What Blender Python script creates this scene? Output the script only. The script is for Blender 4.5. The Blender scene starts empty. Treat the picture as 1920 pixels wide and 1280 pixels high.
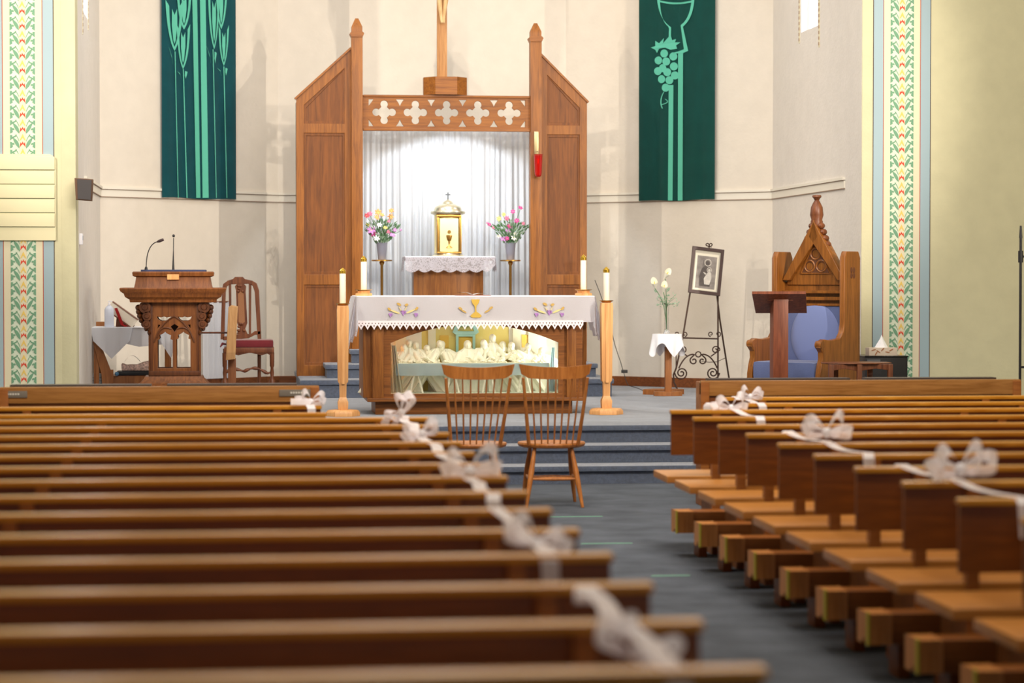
import bpy, bmesh, math, random
from mathutils import Vector, Matrix
random.seed(7)
PI = math.pi
C = bpy.context.scene.collection
F = 4533.0
CX, CZ = -2.05, 1.63
TH, PH = math.atan(512/F), math.atan(120/F)
FW = Vector((math.sin(TH)*math.cos(PH), math.cos(TH)*math.cos(PH), -math.sin(PH)))
RT = Vector((math.cos(TH), -math.sin(TH), 0)); UP = RT.cross(FW)

def P(px, py, Y):
    """where a sight line from the camera meets the upright plane at depth Y: (x, z)"""
    d = FW + RT*((px-960)/F) + UP*((640-py)/F)
    t = Y/d.y
    return (CX+d.x*t, CZ+d.z*t)
def PX(px, Y): return P(px, 520, Y)[0]
def PZ(py, Y, px=900): return P(px, py, Y)[1]

# ------------------------------------------------------------- materials
def lin(c):
    return tuple(((v/255)/12.92 if v/255 <= .04045 else ((v/255+.055)/1.055)**2.4) for v in c)+(1,)
def newmat(name):
    m = bpy.data.materials.new(name); m.use_nodes = True
    return m, m.node_tree.nodes, m.node_tree.links, m.node_tree.nodes['Principled BSDF']
def plain(name, c, rough=.5, metal=0, spec=.5, bump=0, bscale=60, var=0, trans=0, alpha=1, sheen=0, vscale=6):
    m, N, L, b = newmat(name)
    b.inputs['Base Color'].default_value = lin(c); b.inputs['Roughness'].default_value = rough
    b.inputs['Metallic'].default_value = metal; b.inputs['Specular IOR Level'].default_value = spec
    b.inputs['Transmission Weight'].default_value = trans; b.inputs['Alpha'].default_value = alpha
    b.inputs['Sheen Weight'].default_value = sheen
    if bump or var:
        tc = N.new('ShaderNodeTexCoord')
        n = N.new('ShaderNodeTexNoise'); n.inputs['Detail'].default_value = 5
        L.new(tc.outputs['Object'], n.inputs['Vector'])
        if bump:
            n.inputs['Scale'].default_value = bscale
            bp = N.new('ShaderNodeBump'); bp.inputs['Strength'].default_value = bump; bp.inputs['Distance'].default_value = .01
            L.new(n.outputs['Fac'], bp.inputs['Height']); L.new(bp.outputs['Normal'], b.inputs['Normal'])
        if var:
            n2 = N.new('ShaderNodeTexNoise'); n2.inputs['Scale'].default_value = vscale; n2.inputs['Detail'].default_value = 4
            L.new(tc.outputs['Object'], n2.inputs['Vector'])
            r = N.new('ShaderNodeValToRGB'); e = r.color_ramp.elements
            e[0].position = .3; e[1].position = .7
            e[0].color = lin([v*(1-var) for v in c]); e[1].color = lin([min(255, v*(1+var)) for v in c])
            L.new(n2.outputs['Fac'], r.inputs['Fac']); L.new(r.outputs['Color'], b.inputs['Base Color'])
    return m
def wood(name, c1, c2, axis='Z', rough=.4, scale=1.0, spec=.4):
    m, N, L, b = newmat(name)
    tc = N.new('ShaderNodeTexCoord'); mp = N.new('ShaderNodeMapping')
    sc = [14*scale]*3; sc['XYZ'.index(axis)] = .9*scale
    mp.inputs['Scale'].default_value = sc
    L.new(tc.outputs['Object'], mp.inputs['Vector'])
    n = N.new('ShaderNodeTexNoise'); n.inputs['Scale'].default_value = 2.2; n.inputs['Detail'].default_value = 8; n.inputs['Distortion'].default_value = 1.2
    L.new(mp.outputs['Vector'], n.inputs['Vector'])
    n2 = N.new('ShaderNodeTexNoise'); n2.inputs['Scale'].default_value = 12; n2.inputs['Detail'].default_value = 3
    L.new(mp.outputs['Vector'], n2.inputs['Vector'])
    mx = N.new('ShaderNodeMath'); mx.operation = 'MULTIPLY_ADD'; mx.inputs[1].default_value = .35
    L.new(n2.outputs['Fac'], mx.inputs[0]); L.new(n.outputs['Fac'], mx.inputs[2])
    r = N.new('ShaderNodeValToRGB'); e = r.color_ramp.elements
    e[0].position = .48; e[0].color = lin(c1); e[1].position = .82; e[1].color = lin(c2)
    L.new(mx.outputs[0], r.inputs['Fac']); L.new(r.outputs['Color'], b.inputs['Base Color'])
    b.inputs['Roughness'].default_value = rough; b.inputs['Specular IOR Level'].default_value = spec
    bp = N.new('ShaderNodeBump'); bp.inputs['Strength'].default_value = .12; bp.inputs['Distance'].default_value = .002
    L.new(mx.outputs[0], bp.inputs['Height']); L.new(bp.outputs['Normal'], b.inputs['Normal'])
    return m
def emit(name, c, s):
    m, N, L, b = newmat(name)
    b.inputs['Base Color'].default_value = lin(c); b.inputs['Emission Color'].default_value = lin(c); b.inputs['Emission Strength'].default_value = s
    return m
def sheer(name, c, t=.4, alpha=.9):
    m, N, L, b = newmat(name)
    out = N['Material Output']
    tr = N.new('ShaderNodeBsdfTranslucent'); tr.inputs['Color'].default_value = lin(c)
    df = N.new('ShaderNodeBsdfDiffuse'); df.inputs['Color'].default_value = lin(c)
    mx = N.new('ShaderNodeMixShader'); mx.inputs[0].default_value = t
    L.new(df.outputs[0], mx.inputs[1]); L.new(tr.outputs[0], mx.inputs[2])
    tp = N.new('ShaderNodeBsdfTransparent'); m2 = N.new('ShaderNodeMixShader'); m2.inputs[0].default_value = alpha
    L.new(tp.outputs[0], m2.inputs[1]); L.new(mx.outputs[0], m2.inputs[2]); L.new(m2.outputs[0], out.inputs['Surface'])
    N.remove(b)
    return m
def lace(name, c, scale=60, lo=.45):
    m, N, L, b = newmat(name)
    b.inputs['Base Color'].default_value = lin(c); b.inputs['Roughness'].default_value = .9
    tc = N.new('ShaderNodeTexCoord'); v = N.new('ShaderNodeTexVoronoi'); v.inputs['Scale'].default_value = scale
    n = N.new('ShaderNodeTexNoise'); n.inputs['Scale'].default_value = scale*.28; n.inputs['Detail'].default_value = 1
    L.new(tc.outputs['Object'], v.inputs['Vector']); L.new(tc.outputs['Object'], n.inputs['Vector'])
    a = N.new('ShaderNodeMath'); a.operation = 'ADD'; L.new(v.outputs['Distance'], a.inputs[0]); L.new(n.outputs['Fac'], a.inputs[1])
    r = N.new('ShaderNodeMapRange'); r.inputs[1].default_value = .85; r.inputs[2].default_value = .95; r.inputs[3].default_value = lo; r.inputs[4].default_value = 1
    L.new(a.outputs[0], r.inputs[0]); L.new(r.outputs[0], b.inputs['Alpha'])
    return m

OAK = wood('oak', (120, 68, 17), (156, 94, 30), 'Z', .42)
OAKX = wood('oak_across', (124, 70, 19), (160, 97, 32), 'X', .42)
OAKP = wood('oak_panel', (100, 54, 13), (132, 75, 22), 'Z', .5, .8)
ALTW = wood('altar_wood', (110, 62, 20), (148, 92, 36), 'Z', .4)
ALTX = wood('altar_wood_across', (106, 60, 20), (142, 86, 34), 'X', .4)
MAPLE = wood('maple', (214, 150, 92), (232, 176, 116), 'Z', .4)
CHAIRW = wood('chair_wood', (158, 94, 42), (190, 120, 58), 'Z', .35)
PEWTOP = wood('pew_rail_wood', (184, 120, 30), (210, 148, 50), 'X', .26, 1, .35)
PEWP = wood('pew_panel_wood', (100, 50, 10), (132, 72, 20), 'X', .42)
PEWS = wood('pew_seat_wood', (170, 108, 44), (198, 136, 66), 'X', .3, 1, .6)
KNEE = wood('kneeler_wood', (128, 72, 26), (156, 94, 40), 'X', .45)
KNEE2 = wood('kneeler_end_wood', (176, 112, 54), (198, 134, 74), 'Z', .45)
DKW = wood('dark_walnut', (84, 42, 22), (124, 72, 42), 'Z', .4)
AMBO = wood('ambo_wood', (98, 52, 18), (132, 78, 33), 'Z', .38)
AMBOD = wood('ambo_dark_wood', (72, 36, 13), (100, 55, 24), 'Z', .38)
THRONE = wood('throne_oak', (108, 62, 20), (144, 88, 34), 'Z', .35)
REDW = wood('red_oak', (100, 48, 28), (134, 72, 44), 'Z', .4)
CREDW = wood('credence_wood', (132, 78, 36), (160, 102, 54), 'Z', .45)
PALEW = wood('pale_wood', (176, 128, 78), (200, 156, 104), 'Z', .5)
BASEW = wood('baseboard_wood', (104, 56, 26), (136, 78, 38), 'X', .45)
PLASTER = plain('cream_plaster', (226, 217, 203), .85, bump=.2, bscale=25, var=.012, spec=.2)
PLASTER2 = plain('daylight_tinted_plaster', (224, 218, 210), .85, bump=.35, bscale=25, var=.012, spec=.2)  # plaster copy cooled in colour to suggest daylight on the side walls
PALE = plain('pale_green_paint', (206, 201, 168), .8, bump=.2, bscale=30, var=.015, spec=.2)
TRIMC = plain('cream_trim', (232, 226, 212), .6)
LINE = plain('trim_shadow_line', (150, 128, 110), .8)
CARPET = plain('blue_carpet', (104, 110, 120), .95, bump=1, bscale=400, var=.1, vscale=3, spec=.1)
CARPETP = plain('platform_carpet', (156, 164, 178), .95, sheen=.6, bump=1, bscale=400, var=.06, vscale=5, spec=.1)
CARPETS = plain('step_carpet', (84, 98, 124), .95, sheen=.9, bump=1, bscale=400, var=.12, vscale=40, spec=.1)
TEAL = plain('teal_cloth', (2, 98, 108), .85, bump=.3, bscale=300, var=.04, sheen=.2)
TEALD = plain('dark_teal_cloth', (12, 94, 86), .85, bump=.3, bscale=300, var=.04, sheen=.2)
MINT = plain('mint_applique', (92, 190, 164), .8)
WHITE = plain('white_linen', (246, 244, 250), .85, bump=.15, bscale=200)
WHITE2 = plain('white_cotton', (246, 247, 252), .85)
LACE = lace('white_lace', (238, 232, 236), 130, .55)
LACE2 = lace('table_lace', (226, 222, 230), 70, .45)
TULLE = sheer('white_tulle', (255, 252, 255), .5, .72)
RIBBON = sheer('white_ribbon', (255, 253, 255), .4, .97)
CURT = sheer('sheer_curtain', (236, 242, 250), .25, .97)
WAX = plain('wax', (246, 238, 218), .45, spec=.4)
BRASS = plain('brass', (206, 160, 84), .25, 1)
GOLD = plain('gold_plate', (226, 204, 128), .3, 1)
GOLDP = plain('pale_gold_satin', (226, 212, 150), .38, .4)
SILVER = plain('pale_silver', (216, 208, 180), .25, .75)
GREYV = plain('grey_enamel', (134, 136, 152), .35, spec=.6)
REDG = plain('red_glass', (214, 20, 16), .12, trans=.5, spec=.7)
BLACK = plain('black_plastic', (26, 25, 28), .45)
DKGREY = plain('dark_grey_mesh', (62, 58, 60), .7)
IRON = plain('wrought_iron', (70, 48, 38), .5, .4)
BLUEF = plain('blue_upholstery', (88, 102, 150), .95, bump=.6, bscale=250, var=.05, sheen=.3)
REDF = plain('red_cushion', (104, 20, 30), .9, sheen=.3, var=.08)
BLUEP = plain('band_blue', (158, 180, 190), .8)
CREAMP = plain('band_cream', (222, 214, 186), .8)
REDL = plain('band_red_line', (176, 84, 66), .8)
DARKL = plain('band_dark_line', (84, 66, 56), .8)
SGREEN = plain('stencil_green', (112, 158, 128), .8)
SPALE = plain('stencil_pale', (214, 224, 204), .8)
SRED = plain('stencil_red', (210, 62, 38), .8)
SYEL = plain('stencil_yellow', (228, 196, 104), .8)
LEAF = plain('leaf_green', (84, 124, 84), .6, var=.2, vscale=30)
LEAF2 = plain('sage_leaf', (150, 176, 150), .6, var=.1, vscale=30)
PAPER = plain('paper', (238, 234, 232), .8)
PLAST = plain('plaster_figures', (242, 238, 216), .6, bump=.4, bscale=40)
AQUA = plain('aqua_paint', (168, 220, 212), .6)
PBLUE = plain('pale_blue_cloth', (216, 234, 236), .7)
YELP = plain('yellow_backdrop', (236, 218, 130), .8)
OCHRE = plain('ochre_panel', (232, 190, 84), .8)
GLASS = plain('clear_glass', (250, 252, 252), .02, trans=1, spec=.3)
GLASSP = plain('case_glass', (255, 255, 255), .02, trans=1, spec=.5)

# ------------------------------------------------------------- mesh helpers
def BM(): return bmesh.new()
def box(bm, x0, x1, y0, y1, z0, z1, bev=0):
    if x0 > x1: x0, x1 = x1, x0
    if y0 > y1: y0, y1 = y1, y0
    if z0 > z1: z0, z1 = z1, z0
    t = BM(); bmesh.ops.create_cube(t, size=1)
    for v in t.verts:
        v.co = Vector(((v.co.x+.5)*(x1-x0)+x0, (v.co.y+.5)*(y1-y0)+y0, (v.co.z+.5)*(z1-z0)+z0))
    if bev: bmesh.ops.bevel(t, geom=list(t.edges), offset=bev, segments=2, profile=.7, affect='EDGES')
    merge(bm, t); return bm
def merge(bm, t, mat=None):
    if mat is not None: t.transform(mat)
    me = bpy.data.meshes.new('tmp'); t.to_mesh(me); bm.from_mesh(me); bpy.data.meshes.remove(me); t.free()
def lathe(bm, prof, c=(0, 0, 0), seg=24, sx=1, sy=1, rot=0):
    rings = []
    for r, z in prof:
        rings.append([bm.verts.new((c[0]+r*sx*math.cos(rot+2*PI*i/seg), c[1]+r*sy*math.sin(rot+2*PI*i/seg), c[2]+z)) for i in range(seg)])
    for a, b in zip(rings, rings[1:]):
        for i in range(seg): bm.faces.new((a[i], a[(i+1) % seg], b[(i+1) % seg], b[i]))
    bm.faces.new(rings[0][::-1]); bm.faces.new(rings[-1]); return bm
def cyl(bm, p0, p1, r0, r1=None, seg=12): return tube(bm, [p0, p1], [r0, r0 if r1 is None else r1], seg)
def tube(bm, pts, r, seg=8):
    pts = [Vector(p) for p in pts]; n = len(pts)
    if not isinstance(r, (list, tuple)): r = [r]*n
    T = [(pts[min(i+1, n-1)]-pts[max(i-1, 0)]).normalized() for i in range(n)]
    up = Vector((0, 0, 1)) if abs(T[0].z) < .9 else Vector((1, 0, 0))
    nrm = T[0].cross(up).normalized(); rings = []
    for i in range(n):
        nrm = (nrm-T[i]*nrm.dot(T[i])).normalized(); b = T[i].cross(nrm)
        rings.append([bm.verts.new(pts[i]+(nrm*math.cos(2*PI*k/seg)+b*math.sin(2*PI*k/seg))*r[i]) for k in range(seg)])
    for a, b in zip(rings, rings[1:]):
        for k in range(seg): bm.faces.new((a[k], a[(k+1) % seg], b[(k+1) % seg], b[k]))
    bm.faces.new(rings[0][::-1]); bm.faces.new(rings[-1]); return bm
def sph(bm, c, rx, ry=None, rz=None, seg=12, rot=None):
    t = BM(); bmesh.ops.create_uvsphere(t, u_segments=seg, v_segments=max(6, seg*2//3), radius=1)
    m = Matrix.Diagonal((rx, ry or rx, rz or rx, 1))
    if rot is not None: m = rot @ m
    merge(bm, t, Matrix.Translation(c) @ m); return bm
def flat(bm, loops, y, th, bev=0):
    """extruded outline(s) in the XZ plane, loops inside loops are holes; from y to y+th"""
    cu = bpy.data.curves.new('t', 'CURVE'); cu.dimensions = '2D'; cu.fill_mode = 'BOTH'
    cu.extrude = max(th/2-bev, 1e-5); cu.bevel_depth = bev; cu.bevel_resolution = 1
    for lp in loops:
        s = cu.splines.new('POLY'); s.points.add(len(lp)-1); s.use_cyclic_u = True
        for p, q in zip(s.points, lp): p.co = (q[0], q[1], 0, 1)
    o = bpy.data.objects.new('t', cu); C.objects.link(o)
    dg = bpy.context.evaluated_depsgraph_get(); dg.update()
    me = bpy.data.meshes.new_from_object(o.evaluated_get(dg), depsgraph=dg)
    t = BM(); t.from_mesh(me); bpy.data.meshes.remove(me); bpy.data.objects.remove(o); bpy.data.curves.remove(cu)
    # curve XY -> world XZ
    t.transform(Matrix(((1, 0, 0, 0), (0, 0, 1, y+th/2), (0, 1, 0, 0), (0, 0, 0, 1))))
    bmesh.ops.recalc_face_normals(t, faces=t.faces)
    merge(bm, t); return bm
def grid(bm, f, nu, nv, th=0):
    vs = [[bm.verts.new(f(i/nu, j/nv)) for j in range(nv+1)] for i in range(nu+1)]
    fs = [bm.faces.new((vs[i][j], vs[i+1][j], vs[i+1][j+1], vs[i][j+1])) for i in range(nu) for j in range(nv)]
    if th: bmesh.ops.solidify(bm, geom=fs, thickness=th)
    return bm
def ribbon(bm, pts, w, side=(0, 1, 0), th=.002):
    pts = [Vector(p) for p in pts]; n = len(pts); sd = Vector(side).normalized()
    if not isinstance(w, (list, tuple)): w = [w]*n
    a = [bm.verts.new(p-sd*w[i]/2) for i, p in enumerate(pts)]; b = [bm.verts.new(p+sd*w[i]/2) for i, p in enumerate(pts)]
    fs = [bm.faces.new((a[i], a[i+1], b[i+1], b[i])) for i in range(n-1)]
    bmesh.ops.solidify(bm, geom=fs, thickness=th); return bm
def circ(x, z, r, n=20, a0=0, a1=2*PI, rz=None):
    full = abs(a1-a0-2*PI) < 1e-6
    return [(x+r*math.cos(a0+(a1-a0)*i/(n if full else n-1)), z+(rz or r)*math.sin(a0+(a1-a0)*i/(n if full else n-1))) for i in range(n)]
def bez(p0, p1, p2, n=10):
    p0, p1, p2 = map(Vector, (p0, p1, p2))
    return [tuple(p0*(1-t)**2+p1*2*t*(1-t)+p2*t*t) for t in [i/n for i in range(n+1)]]

def obj(name, bm, mat, parent=None, org=(0, 0, 0), sm=35):
    """bm: one bmesh with material mat, or a list of (bmesh, material); verts given in the frame whose origin is org"""
    me = bpy.data.meshes.new(name)
    if not isinstance(bm, list): bm = [(bm, mat)]
    out = BM()
    for k, (b, m) in enumerate(bm):
        n0 = len(out.faces); t = bpy.data.meshes.new('x'); b.to_mesh(t); b.free(); out.from_mesh(t); bpy.data.meshes.remove(t)
        out.faces.ensure_lookup_table()
        for f in out.faces[n0:]: f.material_index = k
        me.materials.append(m)
    out.transform(Matrix.Translation(-Vector(org)))
    bmesh.ops.recalc_face_normals(out, faces=out.faces)
    out.to_mesh(me); out.free()
    if sm:
        me.shade_smooth() if hasattr(me, 'shade_smooth') else None
        me.set_sharp_from_angle(angle=math.radians(sm))
    o = bpy.data.objects.new(name, me); C.objects.link(o)
    if parent: o.parent = parent
    return o
def tag(o, label, cat, group=None, kind=None):
    o['label'] = label
    if cat: o['category'] = cat
    if group: o['group'] = group
    if kind: o['kind'] = kind
    return o
def thing(name, label, cat, loc=(0, 0, 0), rotz=0, group=None, kind=None):
    o = bpy.data.objects.new(name, None); C.objects.link(o); o.empty_display_size = .1
    o.location = loc; o.rotation_euler = (0, 0, rotz)
    return tag(o, label, cat, group, kind)
def single(name, bm, mat, label, cat, org=(0, 0, 0), group=None, kind=None, sm=35):
    o = obj(name, bm, mat, None, org, sm); o.location = org
    return tag(o, label, cat, group, kind)
def struct(name, bm, mat, label=None, parent=None):
    o = obj(name, bm, mat, parent)
    if not parent: o['kind'] = 'structure'
    if label: o['label'] = label
    return o
def dup(root, loc, label, rotz=None, group=None, scale=None):
    r = root.copy(); C.objects.link(r); r.location = loc; r['label'] = label
    if rotz is not None: r.rotation_euler = (0, 0, rotz)
    if group: r['group'] = group
    if scale: r.scale = (scale,)*3
    def rec(a, b):
        for ch in list(a.children):
            c = ch.copy(); C.objects.link(c); c.parent = b; rec(ch, c)
    rec(root, r); return r
# =============================================================== SETTING
FL = .43           # chancel floor level
YA = 21.6          # arch wall front
AX = 3.6
def wallseg(bm, p, q, z0, z1, t=.15):
    """wall from p to q (plan), thickness t on the outside (left of p->q)"""
    p, q = Vector(p), Vector(q); d = (q-p).normalized(); n = Vector((-d.y, d.x))*t
    c = [p, q, q+n, p+n]
    lo = [bm.verts.new((v.x, v.y, z0)) for v in c]; hi = [bm.verts.new((v.x, v.y, z1)) for v in c]
    bm.faces.new(lo[::-1]); bm.faces.new(hi)
    for i in range(4): bm.faces.new((lo[i], lo[(i+1) % 4], hi[(i+1) % 4], hi[i]))
    return bm
struct('floor', box(BM(), -6.5, 6.5, -3, 19.6, -.1, 0), CARPET, 'blue grey carpet of the nave')
b = box(BM(), -6.5, 6.5, 19.6, 27.5, -.1, FL-.001)
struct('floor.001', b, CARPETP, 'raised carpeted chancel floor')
# chancel steps (nosed)
def Dy(D, X=0): return (D-.112*(X-CX))/.9937
b = BM()
ys = [Dy(19.0), Dy(19.28), Dy(19.56)]; rz = FL/3
for i, y in enumerate(ys):
    z = rz*(i+1)
    box(b, -6.5, 6.5, y, 19.9 if i == 2 else ys[i+1]+.03, z-rz, z-.02)
    box(b, -6.5, 6.5, y-.03, 19.9 if i == 2 else ys[i+1]+.03, z-.045, z, .016)
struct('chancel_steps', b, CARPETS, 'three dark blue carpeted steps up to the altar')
# walls
XL = -3.47
def hwall(bm, p, q, z0, z1, w0, w1, h0, h1):
    """wall with one window hole between fractions w0..w1 of its length and heights h0..h1"""
    p, q = Vector(p), Vector(q); a, c = p.lerp(q, w0), p.lerp(q, w1)
    wallseg(bm, p, a, z0, z1); wallseg(bm, c, q, z0, z1); wallseg(bm, a, c, z0, h0); wallseg(bm, a, c, h1, z1)
H = 7.0
def side_y(f, y0=YA+.01, y1=25.3): return y0+(y1-y0)*f
b = BM(); hwall(b, (XL, YA+.3), (XL, 25.3), 0, H, .22, .42, 4.08, 5.8); struct('wall_left', b, PLASTER2, 'left side wall of the apse')
b = BM(); hwall(b, (3.6, 25.3), (3.6, YA+.01), 0, H, .35, .54, 4.1, 5.8); struct('wall_right', b, PLASTER2, 'right side wall of the apse')
struct('wall_back_left', wallseg(BM(), (XL, 25.3), (-1.61, 27), 0, H), PLASTER, 'angled back left wall of the apse')
struct('wall_back', wallseg(BM(), (-1.61, 27), (1.61, 27), 0, H), PLASTER, 'back wall of the apse')
struct('wall_back_right', wallseg(BM(), (1.61, 27), (3.6, 25.3), 0, H), PLASTER, 'angled back right wall of the apse')
b = BM(); box(b, -6.5, -3.6, YA, YA+.15, 0, H); box(b, -3.62, XL-.0, YA, YA+.31, 0, H, .03)
struct('wall_arch_left', b, PALE, 'pale green chancel arch wall on the left')
b = BM(); box(b, 3.603, 6.5, YA, YA+.15, 0, H)
struct('wall_arch_right', b, PALE, 'pale green chancel arch wall on the right')
struct('wall_nave_left', box(BM(), -6.65, -6.5, -3, YA+.15, 0, H), PALE, 'left nave wall')
struct('wall_nave_right', box(BM(), 6.5, 6.65, -3, YA+.15, 0, H), PALE, 'right nave wall')
struct('ceiling', box(BM(), -6.65, 6.65, -3, 27.5, H, H+.1), plain('ceiling_paint', (225, 218, 205), .8), 'cream ceiling')
# wall moulding: rail pair round the apse
TZ = CZ+.926; TZ2 = CZ+.83
k = 0
def rail(p, q, nm):
    bm = BM(); bl = BM()
    p, q = Vector(p), Vector(q)
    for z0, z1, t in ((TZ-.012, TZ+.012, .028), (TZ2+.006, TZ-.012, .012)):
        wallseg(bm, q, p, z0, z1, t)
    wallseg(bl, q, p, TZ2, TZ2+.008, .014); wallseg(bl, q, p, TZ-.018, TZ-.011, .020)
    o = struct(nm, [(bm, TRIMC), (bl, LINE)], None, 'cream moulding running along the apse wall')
rail((XL, YA+1.1), (XL, 25.3), 'trim_1'); rail((XL, 25.3), (-1.61, 27), 'trim_2'); rail((-1.61, 27), (1.61, 27), 'trim_3')
rail((1.61, 27), (3.6, 25.3), 'trim_4'); rail((3.6, 25.3), (3.6, YA+.6), 'trim_5')
for nm, p, q in (('baseboard_left', (XL, YA+.4), (XL, 25.3)), ('baseboard_back_left', (XL, 25.3), (-1.61, 27)), ('baseboard_back', (-1.61, 27), (1.61, 27)),
                 ('baseboard_back_right', (1.61, 27), (3.6, 25.3)), ('baseboard_right', (3.6, 25.3), (3.6, YA+.2))):
    struct(nm, wallseg(BM(), q, p, FL, FL+.105, .02), BASEW, 'brown wooden baseboard')
# windows in the side walls
PANE = emit('daylit_pane', (215, 228, 250), 3)
for n, X, sg, y0, y1, z0 in ((1, XL, -1, 21.9+3.4*.22, 21.9+3.4*.42, 4.08), (2, 3.6, 1, 25.3-3.69*.54, 25.3-3.69*.35, 4.1)):
    fr = BM()
    xo = X+sg*.09
    box(fr, xo-.02, xo+.02, y0, y0+.03, z0, 5.8); box(fr, xo-.02, xo+.02, y1-.03, y1, z0, 5.8); box(fr, xo-.02, xo+.02, y0, y1, z0, z0+.03); box(fr, xo-.02, xo+.02, y0, y1, 5.77, 5.8)
    box(fr, xo-.01, xo+.01, y0, y1, 4.9, 4.92)
    w = struct('window_%d' % n, fr, TRIMC, 'narrow high window in the apse side wall')
    struct('pane', box(BM(), xo-.004, xo+.004, y0+.03, y1-.03, z0+.03, 5.77), PANE, None, w)
    st = BM(); s2 = BM()
    for ya in (y0-.1, y1+.04):
        box(st, X-sg*.004, X, ya, ya+.055, z0-.22 if ya < y0 else z0-.1, 5.9)
        z = z0-.2 if ya < y0 else z0-.08
        while z < 5.88:
            box(s2, X-sg*.007, X-sg*.003, ya+.008, ya+.047, z, z+.03); z += .055
    struct('stencil_border', [(st, CREAMP), (s2, plain('border_brown', (176, 150, 122), .8))], None, None, w)

# stencilled bands on the arch wall
def band(cx, n, lab, z0=.3, z1=5.6):
    hw = .265; y = YA-.003
    L = {}
    def add(m, bm): L.setdefault(m.name, [BM(), m]); merge(L[m.name][0], bm)
    def strip(m, a, c, t=.002): add(m, box(BM(), cx+a, cx+c, YA-t, YA+.001, z0, z1))
    strip(DARKL, -hw-.006, -hw, .004); strip(DARKL, hw, hw+.006, .004)
    strip(BLUEP, -hw, -hw+.09); strip(BLUEP, hw-.09, hw)
    strip(REDL, -hw+.09, -hw+.096, .004); strip(REDL, hw-.096, hw-.09, .004)
    strip(CREAMP, -hw+.096, -.11); strip(CREAMP, .11, hw-.096); strip(SPALE, -.11, .11)
    strip(CREAMP, -.03, .03, .004)
    p = .129
    z = z0+.02
    def fl(m, pts, t=.006): add(m, flat(BM(), [pts], YA-t, t-.0005))
    while z < z1-.15:
        w = .026
        fl(SRED, [(cx-w, z), (cx-w*.7, z+.045), (cx-w*.35, z+.03), (cx, z+.052), (cx+w*.35, z+.03), (cx+w*.7, z+.045), (cx+w, z), (cx+w*.45, z+.018), (cx, z+.03), (cx-w*.45, z+.018)])
        fl(SYEL, [(cx-w, z+.06), (cx, z+.118), (cx+w, z+.06), (cx+w*.6, z+.062), (cx, z+.085), (cx-w*.6, z+.062)])
        for s in (-1, 1):
            def q(a, b): return (cx+s*a, z+b)
            # big curved leaf
            o = [q(*v) for v in bez((.028, -.01), (.026, .06), (.085, .085), 8)] + [q(*v) for v in bez((.085, .085), (.07, .02), (.028, -.01), 8)][1:-1]
            fl(SGREEN, o if s > 0 else o[::-1])
            # outer hooked comb
            o = [q(.108, -.01), q(.108, .05), q(.092, .045), q(.092, .035), q(.082, .04), q(.07, .03), q(.075, .022), q(.09, .024), q(.085, .005)]
            fl(SGREEN, o if s > 0 else o[::-1])
            o = [q(.108, .06), q(.108, .108), q(.088, .105), q(.094, .09), q(.07, .1), q(.05, .115), q(.062, .092), q(.088, .078), q(.098, .07)]
            fl(SGREEN, o if s > 0 else o[::-1])
            o = [q(*v) for v in bez((.03, .05), (.036, .09), (.066, .118), 6)] + [q(*v) for v in bez((.066, .118), (.042, .08), (.03, .05), 6)][1:-1]
            fl(SGREEN, o if s > 0 else o[::-1])
        z += p
    o = obj('trim_%d' % n, [tuple(v) for v in L.values()], None); o['kind'] = 'structure'; o['label'] = lab
band(PX(44, YA), 6, 'stencilled leaf and chevron band on the left arch wall')
band(PX(1689.5, YA), 7, 'stencilled leaf and chevron band on the right arch wall')

# slatted panel over the left band
x0, x1 = PX(-60, YA), PX(105, YA); z0, z1 = PZ(450, YA, 60), PZ(290, YA, 60)
b = BM(); r = .06
flat(b, [[(x0, z0), (x1, z0), (x1, z1-r)] + circ(x1-r, z1-r, r, 6, 0, PI/2) + [(x0, z1)]], YA-.03, .03, .004)
ln = BM(); n = 5
for i in range(n):
    z = z0+(z1-z0)*(i+.9)/6
    box(ln, x0, x1-.004, YA-.033, YA-.029, z, z+.005)
    box(b, x0, x1-.006, YA-.045+.006*(i % 2), YA-.028, z+.006, z+(z1-z0)/6-.006, .004)
single('slatted_panel', [(b, plain('cream_slats', (226, 218, 180), .6)), (ln, plain('slat_gap', (130, 138, 112), .8))], None,
       'cream slatted wooden panel fixed over the stencilled band at far left', 'panel', ((x0+x1)/2, YA, z0))

# =============================================================== ALTAR STEPS + REREDOS
YR = 25.1
def X_(px, Y=YR): return PX(px, Y)
def Z_(py, Y=YR, px=840): return PZ(py, Y, px)
t = thing('carpeted_steps', 'blue carpeted steps climbing to the wooden altar screen', 'steps', (.1, 24.6, FL))
def nosed(x0, x1, y0, y1, z0, z1):
    bm = BM(); box(bm, x0, x1, y0, y1, z0, z1-.03); box(bm, x0-.02, x1+.02, y0-.03, y1, z1-.05, z1, .018); return bm
s1a, s1b = X_(566, 24.1), X_(1148, 24.1)
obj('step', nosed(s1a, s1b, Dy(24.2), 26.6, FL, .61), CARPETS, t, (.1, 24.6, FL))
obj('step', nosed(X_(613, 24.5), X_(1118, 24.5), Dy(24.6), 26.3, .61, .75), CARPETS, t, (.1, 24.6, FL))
obj('step', nosed(X_(660, 24.8), X_(1040, 24.8), Dy(24.9), 26.3, .75, .89), CARPETS, t, (.1, 24.6, FL))

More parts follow.
